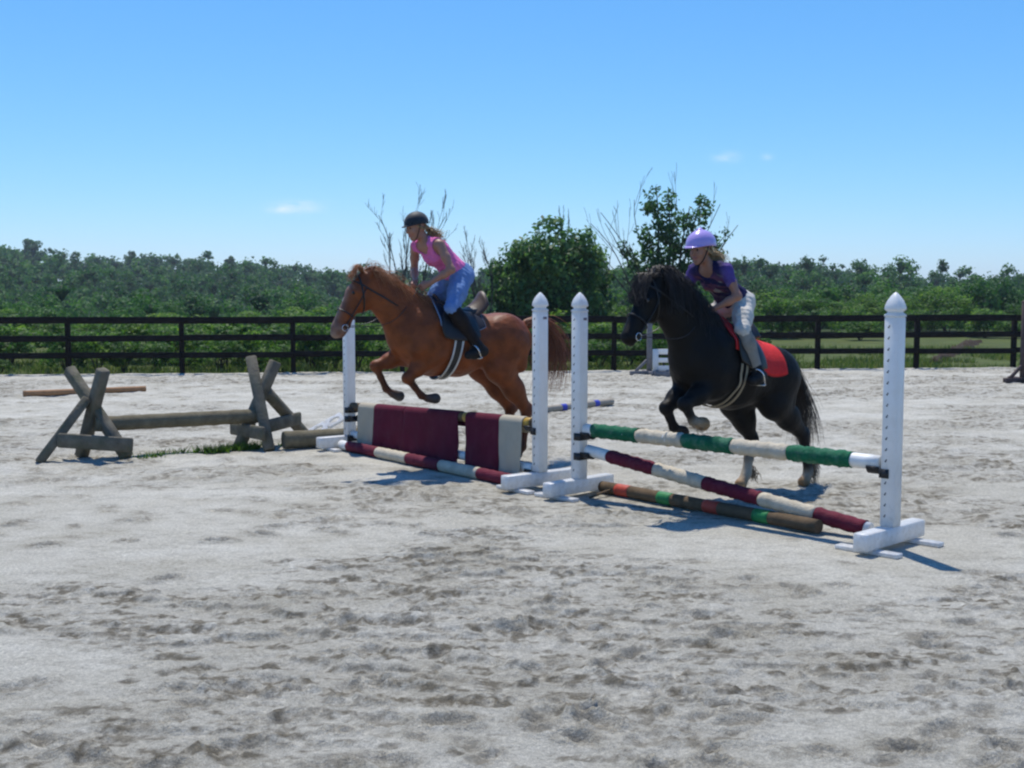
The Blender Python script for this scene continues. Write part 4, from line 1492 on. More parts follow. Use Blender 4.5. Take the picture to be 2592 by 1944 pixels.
# ------------------------------------------------------------------ chestnut horse
CH_PAL = [(.198, .050, .012), (.050, .015, .007), (.075, .060, .050), (.26, .19, .15), (.085, .024, .008)]  # coat, dark points, hoof, pale muzzle, lower leg


def chestnut_body():
    B = Body()
    B.chain([(-.84, 0, 1.25, .185, 1.05), (-.68, 0, 1.265, .262, 1.02), (-.42, 0, 1.262, .258, 1.03), (-.15, 0, 1.235, .325, .90), (.12, 0, 1.275, .345, .80), (.29, 0, 1.36, .295, .80), (.37, 0, 1.33, .225, .88)], .06)
    B.cone((.16, 0, 1.545), (-.06, 0, 1.50), .115, .09, .08, .6)                       # withers
    for s in (-1, 1):
        B.ell((-.66, s * .13, 1.30), (.24, .15, .22), .08)                            # quarters
        B.ell((.27, s * .15, 1.32), (.17, .11, .25), .08)                             # shoulders
    B.chain([(.26, 0, 1.40, .275, .66), (.44, 0, 1.565, .225, .60), (.62, 0, 1.71, .172, .58), (.79, 0, 1.825, .128, .62)], .07)   # neck
    # head
    B.cone((.82, 0, 1.850), (.905, 0, 1.735), .098, .112, .05, .68)
    B.ell((.875, 0, 1.695), (.115, .072, .135), .04, None, 0)
    B.cone((.93, 0, 1.715), (1.045, 0, 1.53), .108, .074, .05, .66)
    B.cone((1.045, 0, 1.53), (1.120, 0, 1.405), .073, .066, .04, .78, 0)
    B.cone((1.125, 0, 1.395), (1.145, 0, 1.365), .064, .052, .03, .85, 3)
    B.cone((1.045, 0, 1.435), (1.085, 0, 1.355), .05, .034, .03, .85, 1)
    B.cone((.985, 0, 1.790), (1.085, 0, 1.600), .026, .020, .01, 1, 3)
    B.cone((1.085, 0, 1.600), (1.165, 0, 1.430), .020, .026, .01, 1, 3)
    for s in (-1, 1):
        B.cone((.815, s * .052, 1.915), (.765, s * .074, 2.005), .030, .008, .02)        # ears laid back
        B.ell((.965, s * .070, 1.765), (.034, .02, .026), .02)                         # brow
        B.ell((1.135, s * .040, 1.375), (.02, .016, .024), .012, None, 1)                # nostril rim
    # forelegs, folded
    for (y, sh, el, kn, fe, pa, ho) in ((.135, (.30, 1.22), (.20, 1.115), (.455, .915), (.305, .735), (.235, .705), (.15, .70)),
                                        (-.135, (.36, 1.24), (.33, 1.135), (.675, 1.025), (.565, .795), (.50, .745), (.42, .715))):
        B.cone((sh[0], y, sh[1]), (el[0], y, el[1]), .14, .105, .07)
        B.chain([(el[0], y, el[1], .105), (el[0] * .45 + kn[0] * .55, y, el[1] * .45 + kn[1] * .55, .072), (kn[0], y, kn[1], .052)], .05)
        B.ell((kn[0], y, kn[1]), (.055, .048, .055), .03)
        B.chain([(kn[0], y, kn[1], .044), (.5 * (kn[0] + fe[0]), y, .5 * (kn[1] + fe[1]), .031), (fe[0], y, fe[1], .036)], .025, 4)
        B.cone((fe[0], y, fe[1]), (pa[0], y, pa[1]), .034, .032, .02, 1, 4)
        B.cone((pa[0], y, pa[1]), (ho[0], y, ho[1]), .040, .054, .012, 1, 2)
    # hind legs, pushing off
    for (y, dx) in ((.145, 0.0), (-.145, .03)):
        B.cone((-.70, y * .9, 1.20), (-.56 + dx, y * 1.15, .985), .205, .150, .08, .85)
        B.chain([(-.58 + dx, y * 1.1, .98, .150), (-.75 + dx, y, .75, .105), (-.90 + dx, y, .53, .058)], .06, 0, .8)
        B.cone((-.93 + dx, y, .575), (-.955 + dx, y, .525), .032, .040, .03)
        B.chain([(-.90 + dx, y, .52, .055), (-.875 + dx, y, .32, .038), (-.85 + dx, y, .15, .043)], .03, 4)
        B.cone((-.85 + dx, y, .15), (-.80 + dx, y, .085), .040, .038, .02, 1, 4)
        B.cone((-.795 + dx, y, .075), (-.765 + dx, y, .050), .048, .056, .012, 1, 2)
    for s in (-1, 1):
        B.cone((.20, s * .235, 1.46), (.40, s * .17, 1.20), .052, .060, .035)              # shoulder blade
        B.cone((.12, s * .245, 1.14), (.24, s * .19, 1.06), .060, .055, .03)              # triceps
        B.cone((-.50, s * .225, 1.33), (-.40, s * .225, 1.24), .040, .035, .03)            # point of hip
        B.cone((-.80, s * .20, 1.22), (-.80, s * .19, 1.00), .080, .070, .03)              # hamstring
        B.ell((.43, s * .085, 1.22), (.085, .075, .11), .03)                            # breast
        B.cone((.42, s * .115, 1.50), (.70, s * .070, 1.70), .040, .030, .03)              # neck muscle
        B.cone((.93, s * .062, 1.655), (1.02, s * .050, 1.535), .014, .010, .015)          # cheek ridge
    B.cone((-.88, 0, 1.40), (-1.02, 0, 1.42), .055, .032, .05)                            # dock
    return B


M_COAT1 = vcol_mat('chestnut_coat', .50, .30, 8, .5, 70, .22, muscle=10)
HB1 = chestnut_body()
hclip = lambda X, Y, Z: .004 - Z
V, F = HB1.mesh('b', .0135, hclip)
horse1 = add('chestnut_horse', mesh_np('chestnut_horse', V, F, True, {'coat': HB1.colors(V, CH_PAL)}), M_COAT1)
place(horse1, O1, TH1)
tag(horse1, 'chestnut horse jumping over the maroon cloth jump', 'horse')


def ball(c, r, name, mat, parent, seg=12):
    m = MB(); r = (r, r, r) if not hasattr(r, '__len__') else r
    V = [];
    for i in range(seg // 2 + 1):
        th = math.pi * i / (seg // 2)
        for k in range(seg):
            V.append((c[0] + r[0] * math.sin(th) * math.cos(2 * math.pi * k / seg), c[1] + r[1] * math.sin(th) * math.sin(2 * math.pi * k / seg), c[2] + r[2] * math.cos(th)))
    m.raw(V, [(i * seg + k, (i + 1) * seg + k, (i + 1) * seg + (k + 1) % seg, i * seg + (k + 1) % seg) for i in range(seg // 2) for k in range(seg)])
    return m.build(name, mat, parent, True)


for s in (-1, 1):
    ball((.985, s * .073, 1.752), (.022, .014, .020), 'eye', M_EYE, horse1)
rng = np.random.default_rng(41)
M_MANE1 = hair_mat('ginger_mane', (.20, .060, .018), (.56, .25, .10))
crest = curve_pts([(.845, 0, 1.955), (.70, 0, 1.905), (.53, 0, 1.79), (.38, 0, 1.715), (.24, 0, 1.665)], 60)
st = []
for k in range(900):
    i = rng.integers(0, 60); p = crest[i] + np.array([rng.normal(0, .012), rng.normal(0, .014), -.035])
    lift = rng.uniform(.0, .06) * (1.2 - .5 * i / 60) + (rng.random() < .12) * rng.uniform(.02, .08)
    side = (1 if rng.random() < .6 else -1) * rng.uniform(.03, .12)
    back = rng.uniform(.05, .20)
    st.append(curve_pts([p, p + (-.02, side * .25, lift * .8 + .03), p + (-back * .6, side * .8, lift + .02), p + (-back, side * 1.5, lift - .14 * rng.random() - .02)], 7))
for k in range(90):                                                     # forelock
    p = np.array([.86, rng.normal(0, .02), 1.935])
    st.append(curve_pts([p, p + (.05, rng.normal(0, .02), .06 + .04 * rng.random()), p + (.10, rng.normal(0, .04), .03 * rng.normal()), p + (.14, rng.normal(0, .05), -.09 * rng.random())], 6))
hair(st, .0028, .0007, M_MANE1, 'mane', horse1, rng)
M_TAIL1 = hair_mat('chestnut_tail', (.14, .038, .012), (.34, .115, .038))
st = []
for k in range(460):
    p = np.array([-.98 + rng.normal(0, .02), rng.normal(0, .028), 1.415 + rng.normal(0, .02)])
    sp = rng.normal(0, .045, 3); L = rng.uniform(.55, .90)
    st.append(curve_pts([p, p + np.array([-.17, 0, .045]) + sp * .3, p + np.array([-.34, 0, -.04]) * L + sp * .8, p + np.array([-.46, 0, -.24]) * L + sp * 1.3, p + np.array([-.47, 0, -.48]) * L + sp * 1.9, p + np.array([-.40, 0, -.70]) * L + sp * 2.3], 11))
hair(st, .0034, .0008, M_TAIL1, 'tail', horse1, rng)


# ------------------------------------------------------------------ tack
def make_tack(HB, origin, th, spec):
    """saddle, saddle pad and bridle shaped on the horse's own surface"""
    zc = spec['zc']
    ph = np.radians
    # pad
    x0, x1 = spec['pad_x']
    xs = np.linspace(x0, x1, 30); phs = np.linspace(-1, 1, 41)
    Gp = np.zeros((30, 41, 3))
    for i, x in enumerate(xs):
        q = (x - x0) / (x1 - x0)
        dn = spec['pad_drop'](q)
        Gp[i] = barrel_sheet(HB, np.array([x]), phs * ph(dn), zc, .012 if True else 0)[0]
    pad = empty('saddle_pad'); place(pad, origin, th); tag(pad, spec['pad_label'], 'saddle pad')
    sheet_obj('quilt', Gp, spec['pad_mat'], pad, .016)
    edge = np.concatenate([Gp[0], Gp[:, -1], Gp[::-1][0][::-1], Gp[::-1, 0]])
    m = MB(); m.tube([tuple(p) for p in edge[::2]], .008, 6); m.build('binding', spec['bind_mat'], pad, True)
    # saddle
    sd = empty('saddle'); place(sd, origin, th); tag(sd, spec['saddle_label'], 'saddle')
    sx0, sx1 = spec['seat_x']                       # cantle, pommel
    nx, ny = 26, 17
    G = np.zeros((nx, ny, 3))
    for i in range(nx):
        q = i / (nx - 1); x = sx0 + (sx1 - sx0) * q
        zt = barrel_sheet(HB, np.array([x]), np.array([0.0]), zc, 0)[0, 0, 2]
        top = spec['seat_z'](q) ; wd = spec['seat_w'](q)
        for j in range(ny):
            v = -1 + 2 * j / (ny - 1)
            zz = max(zt, 0) * 0 + top - (abs(v) ** 2.2) * (.085 + .02 * (1 - q))
            zz += .03 * (1 - q) ** 6 * (1 - abs(v) ** 2)
            G[i, j] = (x, v * wd, zz)
    sheet_obj('seat', G, spec['seat_mat'], sd, .022)
    # panel under the seat, down to the back
    Gb = np.zeros((20, 17, 3))
    m = MB()
    for s in (-1, 1):
        a = []
        for i in range(14):
            q = i / 13; x = sx0 + .03 + (sx1 - sx0 - .05) * q
            top = spec['seat_z'](q) - .075; p = barrel_sheet(HB, np.array([x]), np.array([s * .34]), zc, .03)[0, 0]
            a.append((x, s * .085, (top + p[2]) / 2))
        m.tube(a, [.035 + .02 * math.sin(math.pi * k / 13) for k in range(14)], 8)
    m.build('panel', M_BLEATHER, sd, True)
    # flaps
    for s in (-1, 1):
        fx0, fx1, f0, f1, fw = spec['flap']
        Gf = np.zeros((14, 16, 3))
        for i in range(14):
            q = i / 13
            for j in range(16):
                r = j / 15
                x = fx0 + (fx1 - fx0) * q + fw * math.sin(r * math.pi * .75) * (q ** 1.5) - .03 * r * (1 - q)
                an = f0 + (f1 - f0) * r * (1 - .10 * (2 * q - 1) ** 2)
                Gf[i, j] = (x, an, 0)
        pts = Gf.reshape(-1, 3)
        C0 = np.stack([pts[:, 0], 0 * pts[:, 0], zc(pts[:, 0])], 1)
        D = np.stack([0 * pts[:, 0], s * np.sin(ph(pts[:, 1])), np.cos(ph(pts[:, 1]))], 1)
        P = shell(HB, C0, D, .032, .45).reshape(14, 16, 3)
        sheet_obj('flap', P, spec['flap_mat'], sd, .008)
    # girth
    gx, gsl, gw = spec['girth']
    a = np.linspace(spec['girth_a'], 360 - spec['girth_a'], 46)
    for (o_, wd_, mt, nm, of) in spec['girth_bands']:
        Gg = np.zeros((5, 46, 3))
        for i in range(5):
            v = (i / 4 - .5) * wd_ + o_
            x = gx + v + gsl * (1 - np.abs(a - 180) / (180 - spec['girth_a']))
            C0 = np.stack([x, 0 * x, zc(x)], 1)
            D = np.stack([0 * x, np.sin(ph(a)), np.cos(ph(a))], 1)
            Gg[i] = shell(HB, C0, D, of, .415)
        sheet_obj(nm, Gg, mt, sd, .008)
    # stirrups
    for s in (-1, 1):
        top = np.array(spec['leather'][0]) * (1, s, 1); bot = np.array(spec['leather'][1]) * (1, s, 1)
        m = MB(); m.tube([tuple(top), tuple((top + bot) / 2 + np.array([0, s * .012, 0])), tuple(bot)], .012, 6, True, (1.0, .35)); m.build('stirrup_leather', M_BLEATHER, sd, True)
        arc = []
        fd = np.array(spec['foot_dir']); fd = fd / np.linalg.norm(fd)
        dn = np.array([0, 0, -1.0]); dn = dn - fd * (dn @ fd); dn /= np.linalg.norm(dn)
        sdv = np.cross(fd, dn)
        for t in np.linspace(0, math.pi, 13):
            arc.append(tuple(bot + dn * (.062 - .062 * math.sin(t)) + sdv * .066 * math.cos(t) * s))
        arc = [tuple(bot + dn * .135 + sdv * .068 * s)] + arc + [tuple(bot + dn * .135 - sdv * .068 * s)]
        m = MB(); m.tube(arc, .0075, 7)
        e0, e1 = np.array(arc[0]), np.array(arc[-1])
        m.beam(tuple(e0 - sdv * s * -.004), tuple(e1 + sdv * s * -.004), .034, .011, tuple(dn), .002)
        m.build('stirrup_iron', M_STEEL, sd, True)
    # bridle
    br = empty('bridle'); place(br, origin, th); tag(br, spec['bridle_label'], 'bridle')
    for (nm, c, ax_, off) in spec['bridle_rings']:
        R = ring_on(HB, c, ax_, off)
        m = MB(); m.tube([tuple(p) for p in R], .009, 6, True, (1.0, .6)); m.build(nm, M_BLEATHER, br, True)
    for s in (-1, 1):
        ch = []
        for (x, y, z) in spec['cheek']:
            p = shell(HB, np.array([[x, 0, z]]), np.array([[0, float(s), 0]]), .007)[0]; ch.append(tuple(p))
        m = MB(); m.tube([tuple(q) for q in curve_pts(ch, 14)], .008, 6, True, (1.0, .6)); m.build('cheekpiece', M_BLEATHER, br, True)
        bt = np.array(ch[-1]) + (0, s * .008, 0)
        m = MB(); m.tube([tuple(bt + (.030 * math.cos(t), 0, .030 * math.sin(t))) for t in np.linspace(0, 2 * math.pi, 17)], .0045, 6); m.build('bit_ring', M_STEEL, br, True)
        hp = np.array(spec['hands'][0 if s > 0 else 1])
        mid = (bt + hp) / 2 + np.array(spec['rein_sag']) * (1, s, 1)
        m = MB(); m.tube([tuple(q) for q in curve_pts([bt, mid, hp], 18)], .0065, 6, True, (1.0, .6)); m.build('rein', M_BLEATHER, br, True)
    return pad, sd, br


M_NAVYPAD = simple_mat('navy_saddle_cloth', (.018, .022, .036), .85, .2, 18, .4, 90, .15)
M_GREYBLUE = simple_mat('pale_blue_binding', (.20, .25, .34), .8, .1, 20)
M_WEB = simple_mat('white_webbing', (.58, .55, .50), .8, .1, 40, .3, 140)
zc1 = lambda x: 1.24 + 0 * x
pad1, sad1, bri1 = make_tack(HB1, O1, TH1, dict(
    zc=zc1, pad_x=(-.36, .16), pad_drop=lambda q: 56 + 14 * math.sin(math.pi * q), pad_mat=M_NAVYPAD, bind_mat=M_GREYBLUE, pad_label='dark blue saddle pad with pale edging under the brown saddle',
    seat_x=(-.45, .10), seat_z=lambda q: 1.735 - .17 * math.sin(math.pi * min(q * 1.02, 1)) ** .8 * (1 - .12 * q), seat_w=lambda q: .155 - .085 * q + .02 * math.sin(math.pi * q), seat_mat=M_TANL,
    saddle_label='brown leather saddle with raised back on the chestnut horse', flap=(-.24, .06, 26, 84, .10), flap_mat=M_BLEATHER,
    girth=(-.03, .10, .08), girth_a=76, girth_bands=[(0, .085, M_BLEATHER, 'girth', .020), (-.040, .018, M_WEB, 'girth_edge', .026), (.040, .018, M_WEB, 'girth_edge', .026)],
    leather=((-.05, .25, 1.60), (-.150, .368, 1.232)), foot_dir=(.75, .18, -.30), bridle_label='dark bridle and reins on the chestnut horse',
    bridle_rings=[('noseband', (1.03, 0, 1.545), (.52, 0, -.85), .008), ('headpiece', (.855, 0, 1.80), (.35, 0, -.60), .008), ('browband', (.90, 0, 1.78), (.75, 0, -.10), .007)],
    cheek=[(.86, 0, 1.80), (.92, 0, 1.68), (1.01, 0, 1.52), (1.075, 0, 1.415)], hands=((.285, .085, 1.815), (.33, -.085, 1.835)), rein_sag=(-.05, .10, -.14)))

# ------------------------------------------------------------------ black pony
BK_PAL = [(.0060, .0050, .0048), (.0035, .0032, .0032), (.30, .18, .085), (.42, .35, .26), (.012, .010, .010), (.035, .028, .024)]  # coat, dark, amber hoof, white sock, lower leg, dark hoof


def pony_body():
    B = Body()
    B.chain([(-.545, 0, 1.005, .185, 1.05), (-.42, 0, 1.025, .248, 1.02), (-.20, 0, 1.055, .262, 1.03), (.03, 0, 1.075, .315, .92), (.27, 0, 1.155, .328, .82), (.43, 0, 1.245, .285, .82), (.50, 0, 1.205, .215, .92)], .06)
    B.cone((.27, 0, 1.41), (.08, 0, 1.35), .10, .09, .08, .65)
    for s in (-1, 1):
        B.ell((-.42, s * .13, 1.05), (.23, .145, .21), .08)
        B.ell((.40, s * .145, 1.19), (.16, .105, .23), .08)
    B.chain([(.40, 0, 1.29, .262, .66), (.58, 0, 1.470, .216, .60), (.77, 0, 1.640, .172, .58), (.945, 0, 1.772, .140, .62)], .07)
    B.cone((.975, 0, 1.785), (1.06, 0, 1.685), .098, .112, .05, .70)
    B.ell((1.03, 0, 1.640), (.115, .075, .125), .04)
    B.cone((1.085, 0, 1.665), (1.195, 0, 1.510), .108, .076, .05, .68)
    B.cone((1.195, 0, 1.510), (1.285, 0, 1.405), .075, .067, .04, .8)
    B.cone((1.205, 0, 1.425), (1.25, 0, 1.365), .05, .034, .03, .85)
    for s in (-1, 1):
        B.cone((.985, s * .055, 1.865), (.985, s * .082, 1.955), .030, .007, .02)
        B.ell((1.12, s * .073, 1.705), (.034, .02, .026), .02)
        B.ell((1.305, s * .042, 1.405), (.02, .016, .024), .012, None, 1)
    for (y, sh, el, kn, fe, pa, ho, hc) in ((.13, (.42, 1.09), (.42, .985), (.765, .850), (.655, .705), (.605, .690), (.535, .672), 2),
                                            (-.13, (.44, 1.09), (.43, .965), (.700, .795), (.600, .625), (.555, .600), (.495, .575), 5)):
        B.cone((sh[0], y, sh[1]), (el[0], y, el[1]), .135, .105, .07)
        B.chain([(el[0], y, el[1], .105), (el[0] * .45 + kn[0] * .55, y, el[1] * .45 + kn[1] * .55, .074), (kn[0], y, kn[1], .053)], .05)
        B.ell((kn[0], y, kn[1]), (.055, .05, .055), .03)
        B.chain([(kn[0], y, kn[1], .046), (.5 * (kn[0] + fe[0]), y, .5 * (kn[1] + fe[1]), .035), (fe[0], y, fe[1], .042)], .025, 4)
        B.cone((fe[0], y, fe[1]), (pa[0], y, pa[1]), .040, .037, .02, 1, 4 if hc == 5 else 3)
        B.cone((pa[0], y, pa[1]), (ho[0], y, ho[1]), .045, .060, .012, 1, hc)
    # near hind trailing, off hind forward under the body
    for (y, st_, hk, cn, ft, pt, hf) in ((.14, (-.37, .80), (-.815, .475), (-.865, .295), (-.905, .135), (-.865, .078), (-.84, .050)),
                                         (-.14, (-.22, .79), (-.440, .440), (-.405, .28), (-.375, .140), (-.325, .080), (-.298, .050))):
        B.cone((-.46, y * .9, .98), (st_[0], y * 1.12, st_[1]), .200, .145, .08, .85)
        B.chain([(st_[0], y * 1.1, st_[1], .142), (st_[0] * .5 + hk[0] * .5, y, st_[1] * .5 + hk[1] * .5 + .015, .105), (hk[0], y, hk[1], .056)], .06, 0, .8)
        B.cone((hk[0] - .03, y, hk[1] + .045), (hk[0] - .045, y, hk[1]), .03, .038, .03)
        B.chain([(hk[0], y, hk[1], .052), (cn[0], y, cn[1], .040)], .03, 4)
        B.chain([(cn[0], y, cn[1], .040), (ft[0], y, ft[1], .046)], .03, 3 if y < 0 else 4)
        B.cone((ft[0], y, ft[1]), (pt[0], y, pt[1]), .044, .042, .02, 1, 3)
        B.cone((pt[0] + .005, y, pt[1] - .01), (hf[0], y, hf[1]), .048, .056, .012, 1, 2)
    for s in (-1, 1):
        B.cone((.33, s * .225, 1.34), (.51, s * .16, 1.10), .050, .058, .035)
        B.cone((.27, s * .23, 1.02), (.38, s * .18, .95), .058, .052, .03)
        B.cone((-.28, s * .215, 1.10), (-.20, s * .215, 1.02), .038, .035, .03)
        B.cone((-.525, s * .19, .99), (-.53, s * .18, .80), .074, .066, .03)
        B.ell((.56, s * .085, 1.10), (.08, .075, .105), .03)
        B.cone((1.085, s * .064, 1.605), (1.17, s * .052, 1.515), .014, .010, .015)
    B.cone((-.62, 0, 1.13), (-.74, 0, 1.13), .055, .034, .05)
    return B


M_COAT2 = vcol_mat('black_coat', .58, .3, 7, .35, 80, .16, muscle=9)
HB2 = pony_body()
V, F = HB2.mesh('b', .0135, hclip)
horse2 = add('black_pony', mesh_np('black_pony', V, F, True, {'coat': HB2.colors(V, BK_PAL)}), M_COAT2)
place(horse2, O2, TH2)
tag(horse2, 'black pony with shaggy mane taking off behind the green pole', 'horse')
for s in (-1, 1):
    ball((1.145, s * .075, 1.690), (.021, .014, .019), 'eye', M_EYE, horse2)
rng = np.random.default_rng(43)
M_MANE2 = hair_mat('black_brown_mane', (.006, .005, .005), (.030, .019, .014), .5)
crest = curve_pts([(1.02, 0, 1.890), (.90, 0, 1.905), (.72, 0, 1.80), (.55, 0, 1.665), (.40, 0, 1.545), (.28, 0, 1.48)], 60)
st = []
for k in range(1700):
    i = rng.integers(0, 60); p = crest[i] + np.array([rng.normal(0, .015), rng.normal(0, .02), -.03])
    side = (1 if rng.random() < .7 else -1) * rng.uniform(.06, .16)
    lift = rng.uniform(.03, .10)
    drop = rng.uniform(.05, .30)
    st.append(curve_pts([p, p + (-.03, side * .25, lift), p + (-.07 * rng.random() - .03, side * .85, lift * .5 - drop * .25), p + (-.12 * rng.random() - .02, side * 1.25, -drop)], 8))
for k in range(200):
    p = np.array([1.02 + rng.normal(0, .015), rng.normal(0, .03), 1.875])
    st.append(curve_pts([p, p + (.07, rng.normal(0, .02), .035), p + (.14, rng.normal(0, .045), -.06), p + (.19 + .03 * rng.random(), rng.normal(0, .06), -.17 - .07 * rng.random())], 7))
hair(st, .0036, .0010, M_MANE2, 'mane', horse2, rng)
M_TAIL2 = hair_mat('brown_black_tail', (.006, .005, .005), (.055, .035, .022), .5)
st = []
for k in range(380):
    p = np.array([-.70 + rng.normal(0, .02), rng.normal(0, .03), 1.125 + rng.normal(0, .02)])
    sp = rng.normal(0, .030, 3); L = rng.uniform(.55, .90)
    st.append(curve_pts([p, p + np.array([-.09, .0, .01]) + sp * .3, p + np.array([-.20, 0, -.16]) * L + sp * .8, p + np.array([-.33, 0, -.44]) * L + sp * 1.3, p + np.array([-.42, 0, -.68]) * L + sp * 1.9, p + np.array([-.43, 0, -.86]) * L + sp * 2.3], 11))
hair(st, .0036, .0008, M_TAIL2, 'tail', horse2, rng)
# feather at the heels
M_FEATHER = hair_mat('tan_feather', (.12, .075, .04), (.40, .30, .19), .6)
for (c_, n_) in (((-.925, .14, .22), 260), ((-.41, -.14, .17), 90), ((.64, .13, .70), 50)):
    st = []
    for k in range(n_):
        p = np.array(c_) + rng.normal(0, .020, 3) * np.array([1, 1, 3.2 if n_ > 200 else 1]) + np.array([-.012, 0, 0])
        st.append(curve_pts([p, p + np.array([-.03, rng.normal(0, .015), -.02]), p + np.array([-.05, rng.normal(0, .02), -.07 - .03 * rng.random()])], 5))
    hair(st, .004, .0012, M_FEATHER, 'feather', horse2, rng)

M_REDPAD = simple_mat('red_quilted_pad', (.72, .030, .030), .8, .12, 20, .9, 55, .2, stretch=(1, 1, 2.5))
M_REDB = simple_mat('red_binding', (.40, .015, .02), .75, .1, 20)
M_TANWEB = simple_mat('tan_webbing', (.32, .25, .16), .8, .15, 40, .3, 140)
zc2 = lambda x: 1.06 + .22 * np.clip(x, -.5, .45)
pad2, sad2, bri2 = make_tack(HB2, O2, TH2, dict(
    zc=zc2, pad_x=(-.345, .31), pad_drop=lambda q: 60 + 26 * math.sin(math.pi * min(1, .22 + .9 * q)), pad_mat=M_REDPAD, bind_mat=M_REDB, pad_label='bright red quilted saddle pad on the black pony',
    seat_x=(-.17, .27), seat_z=lambda q: 1.475 - .055 * math.sin(math.pi * q) + .085 * q, seat_w=lambda q: .15 - .085 * q + .02 * math.sin(math.pi * q), seat_mat=M_BLEATHER,
    saddle_label='black saddle on the black pony over the red pad', flap=(-.02, .235, 26, 84, .06), flap_mat=M_BLEATHER,
    girth=(.22, .06, .08), girth_a=80, girth_bands=[(-.030, .022, M_TANWEB, 'girth_strap', .014), (.034, .022, M_TANWEB, 'girth_strap', .014)],
    leather=((.13, .235, 1.40), (.138, .352, 1.118)), foot_dir=(.75, .18, -.22), bridle_label='black bridle and reins on the black pony',
    bridle_rings=[('noseband', (1.185, 0, 1.525), (.60, 0, -.75), .008), ('headpiece', (1.0, 0, 1.745), (.35, 0, -.60), .008), ('browband', (1.05, 0, 1.735), (.75, 0, -.10), .007)],
    cheek=[(1.02, 0, 1.745), (1.08, 0, 1.62), (1.165, 0, 1.49), (1.235, 0, 1.405)], hands=((.475, .075, 1.585), (.51, -.075, 1.635)), rein_sag=(-.02, .10, -.10)))


# ------------------------------------------------------------------ riders
def lerp(a, b, t): return tuple(np.array(a, float) * (1 - t) + np.array(b, float) * t)


def hand(B, wrist, elbow, side, sc, k=.008, up=(0, 0, 1)):
    """closed hand on the rein: palm, four curled fingers, thumb on top"""
    w_ = np.array(wrist, float); f = w_ - np.array(elbow, float); f /= np.linalg.norm(f)
    f = f * .8 + np.array([.45, 0, -.10]); f /= np.linalg.norm(f)
    u = np.array(up, float); u = u - f * (u @ f); u /= np.linalg.norm(u)
    n = np.array([0, -side, 0], float); n = n - f * (n @ f) - u * (n @ u); n /= np.linalg.norm(n)     # towards the midline
    s = sc
    B.cone(w_, w_ + f * .03 * s, .024 * s, .025 * s, .02)
    for j in (-1, 0, 1):
        B.cone(w_ + f * .022 * s + u * j * .017 * s, w_ + f * .078 * s + u * j * .020 * s, .0165 * s, .0145 * s, .014)
    for j, ln in zip((1.5, .5, -.5, -1.5), (.95, 1.06, 1.0, .80)):
        b0 = w_ + f * .080 * s + u * j * .0185 * s
        b1 = b0 + (f * .030 + n * .012) * s * ln
        b2 = b1 + (f * .004 + n * .030) * s * ln
        b3 = b2 + (-f * .024 + n * .006) * s * ln
        B.chain([(*b0, .0098 * s), (*b1, .0092 * s), (*b2, .0085 * s), (*b3, .0075 * s)], .004)
    t0 = w_ + f * .030 * s + u * .030 * s + n * .004
    t1 = t0 + (f * .032 + u * .012 + n * .010) * s
    t2 = t1 + (f * .028 - u * .004 + n * .012) * s
    B.chain([(*t0, .0130 * s), (*t1, .0105 * s), (*t2, .0085 * s)], .008)


def head_matrix(pitch, yaw, roll=0):
    return np.array((Matrix.Rotation(math.radians(yaw), 3, 'Z') @ Matrix.Rotation(math.radians(pitch), 3, 'Y') @ Matrix.Rotation(math.radians(roll), 3, 'X')))


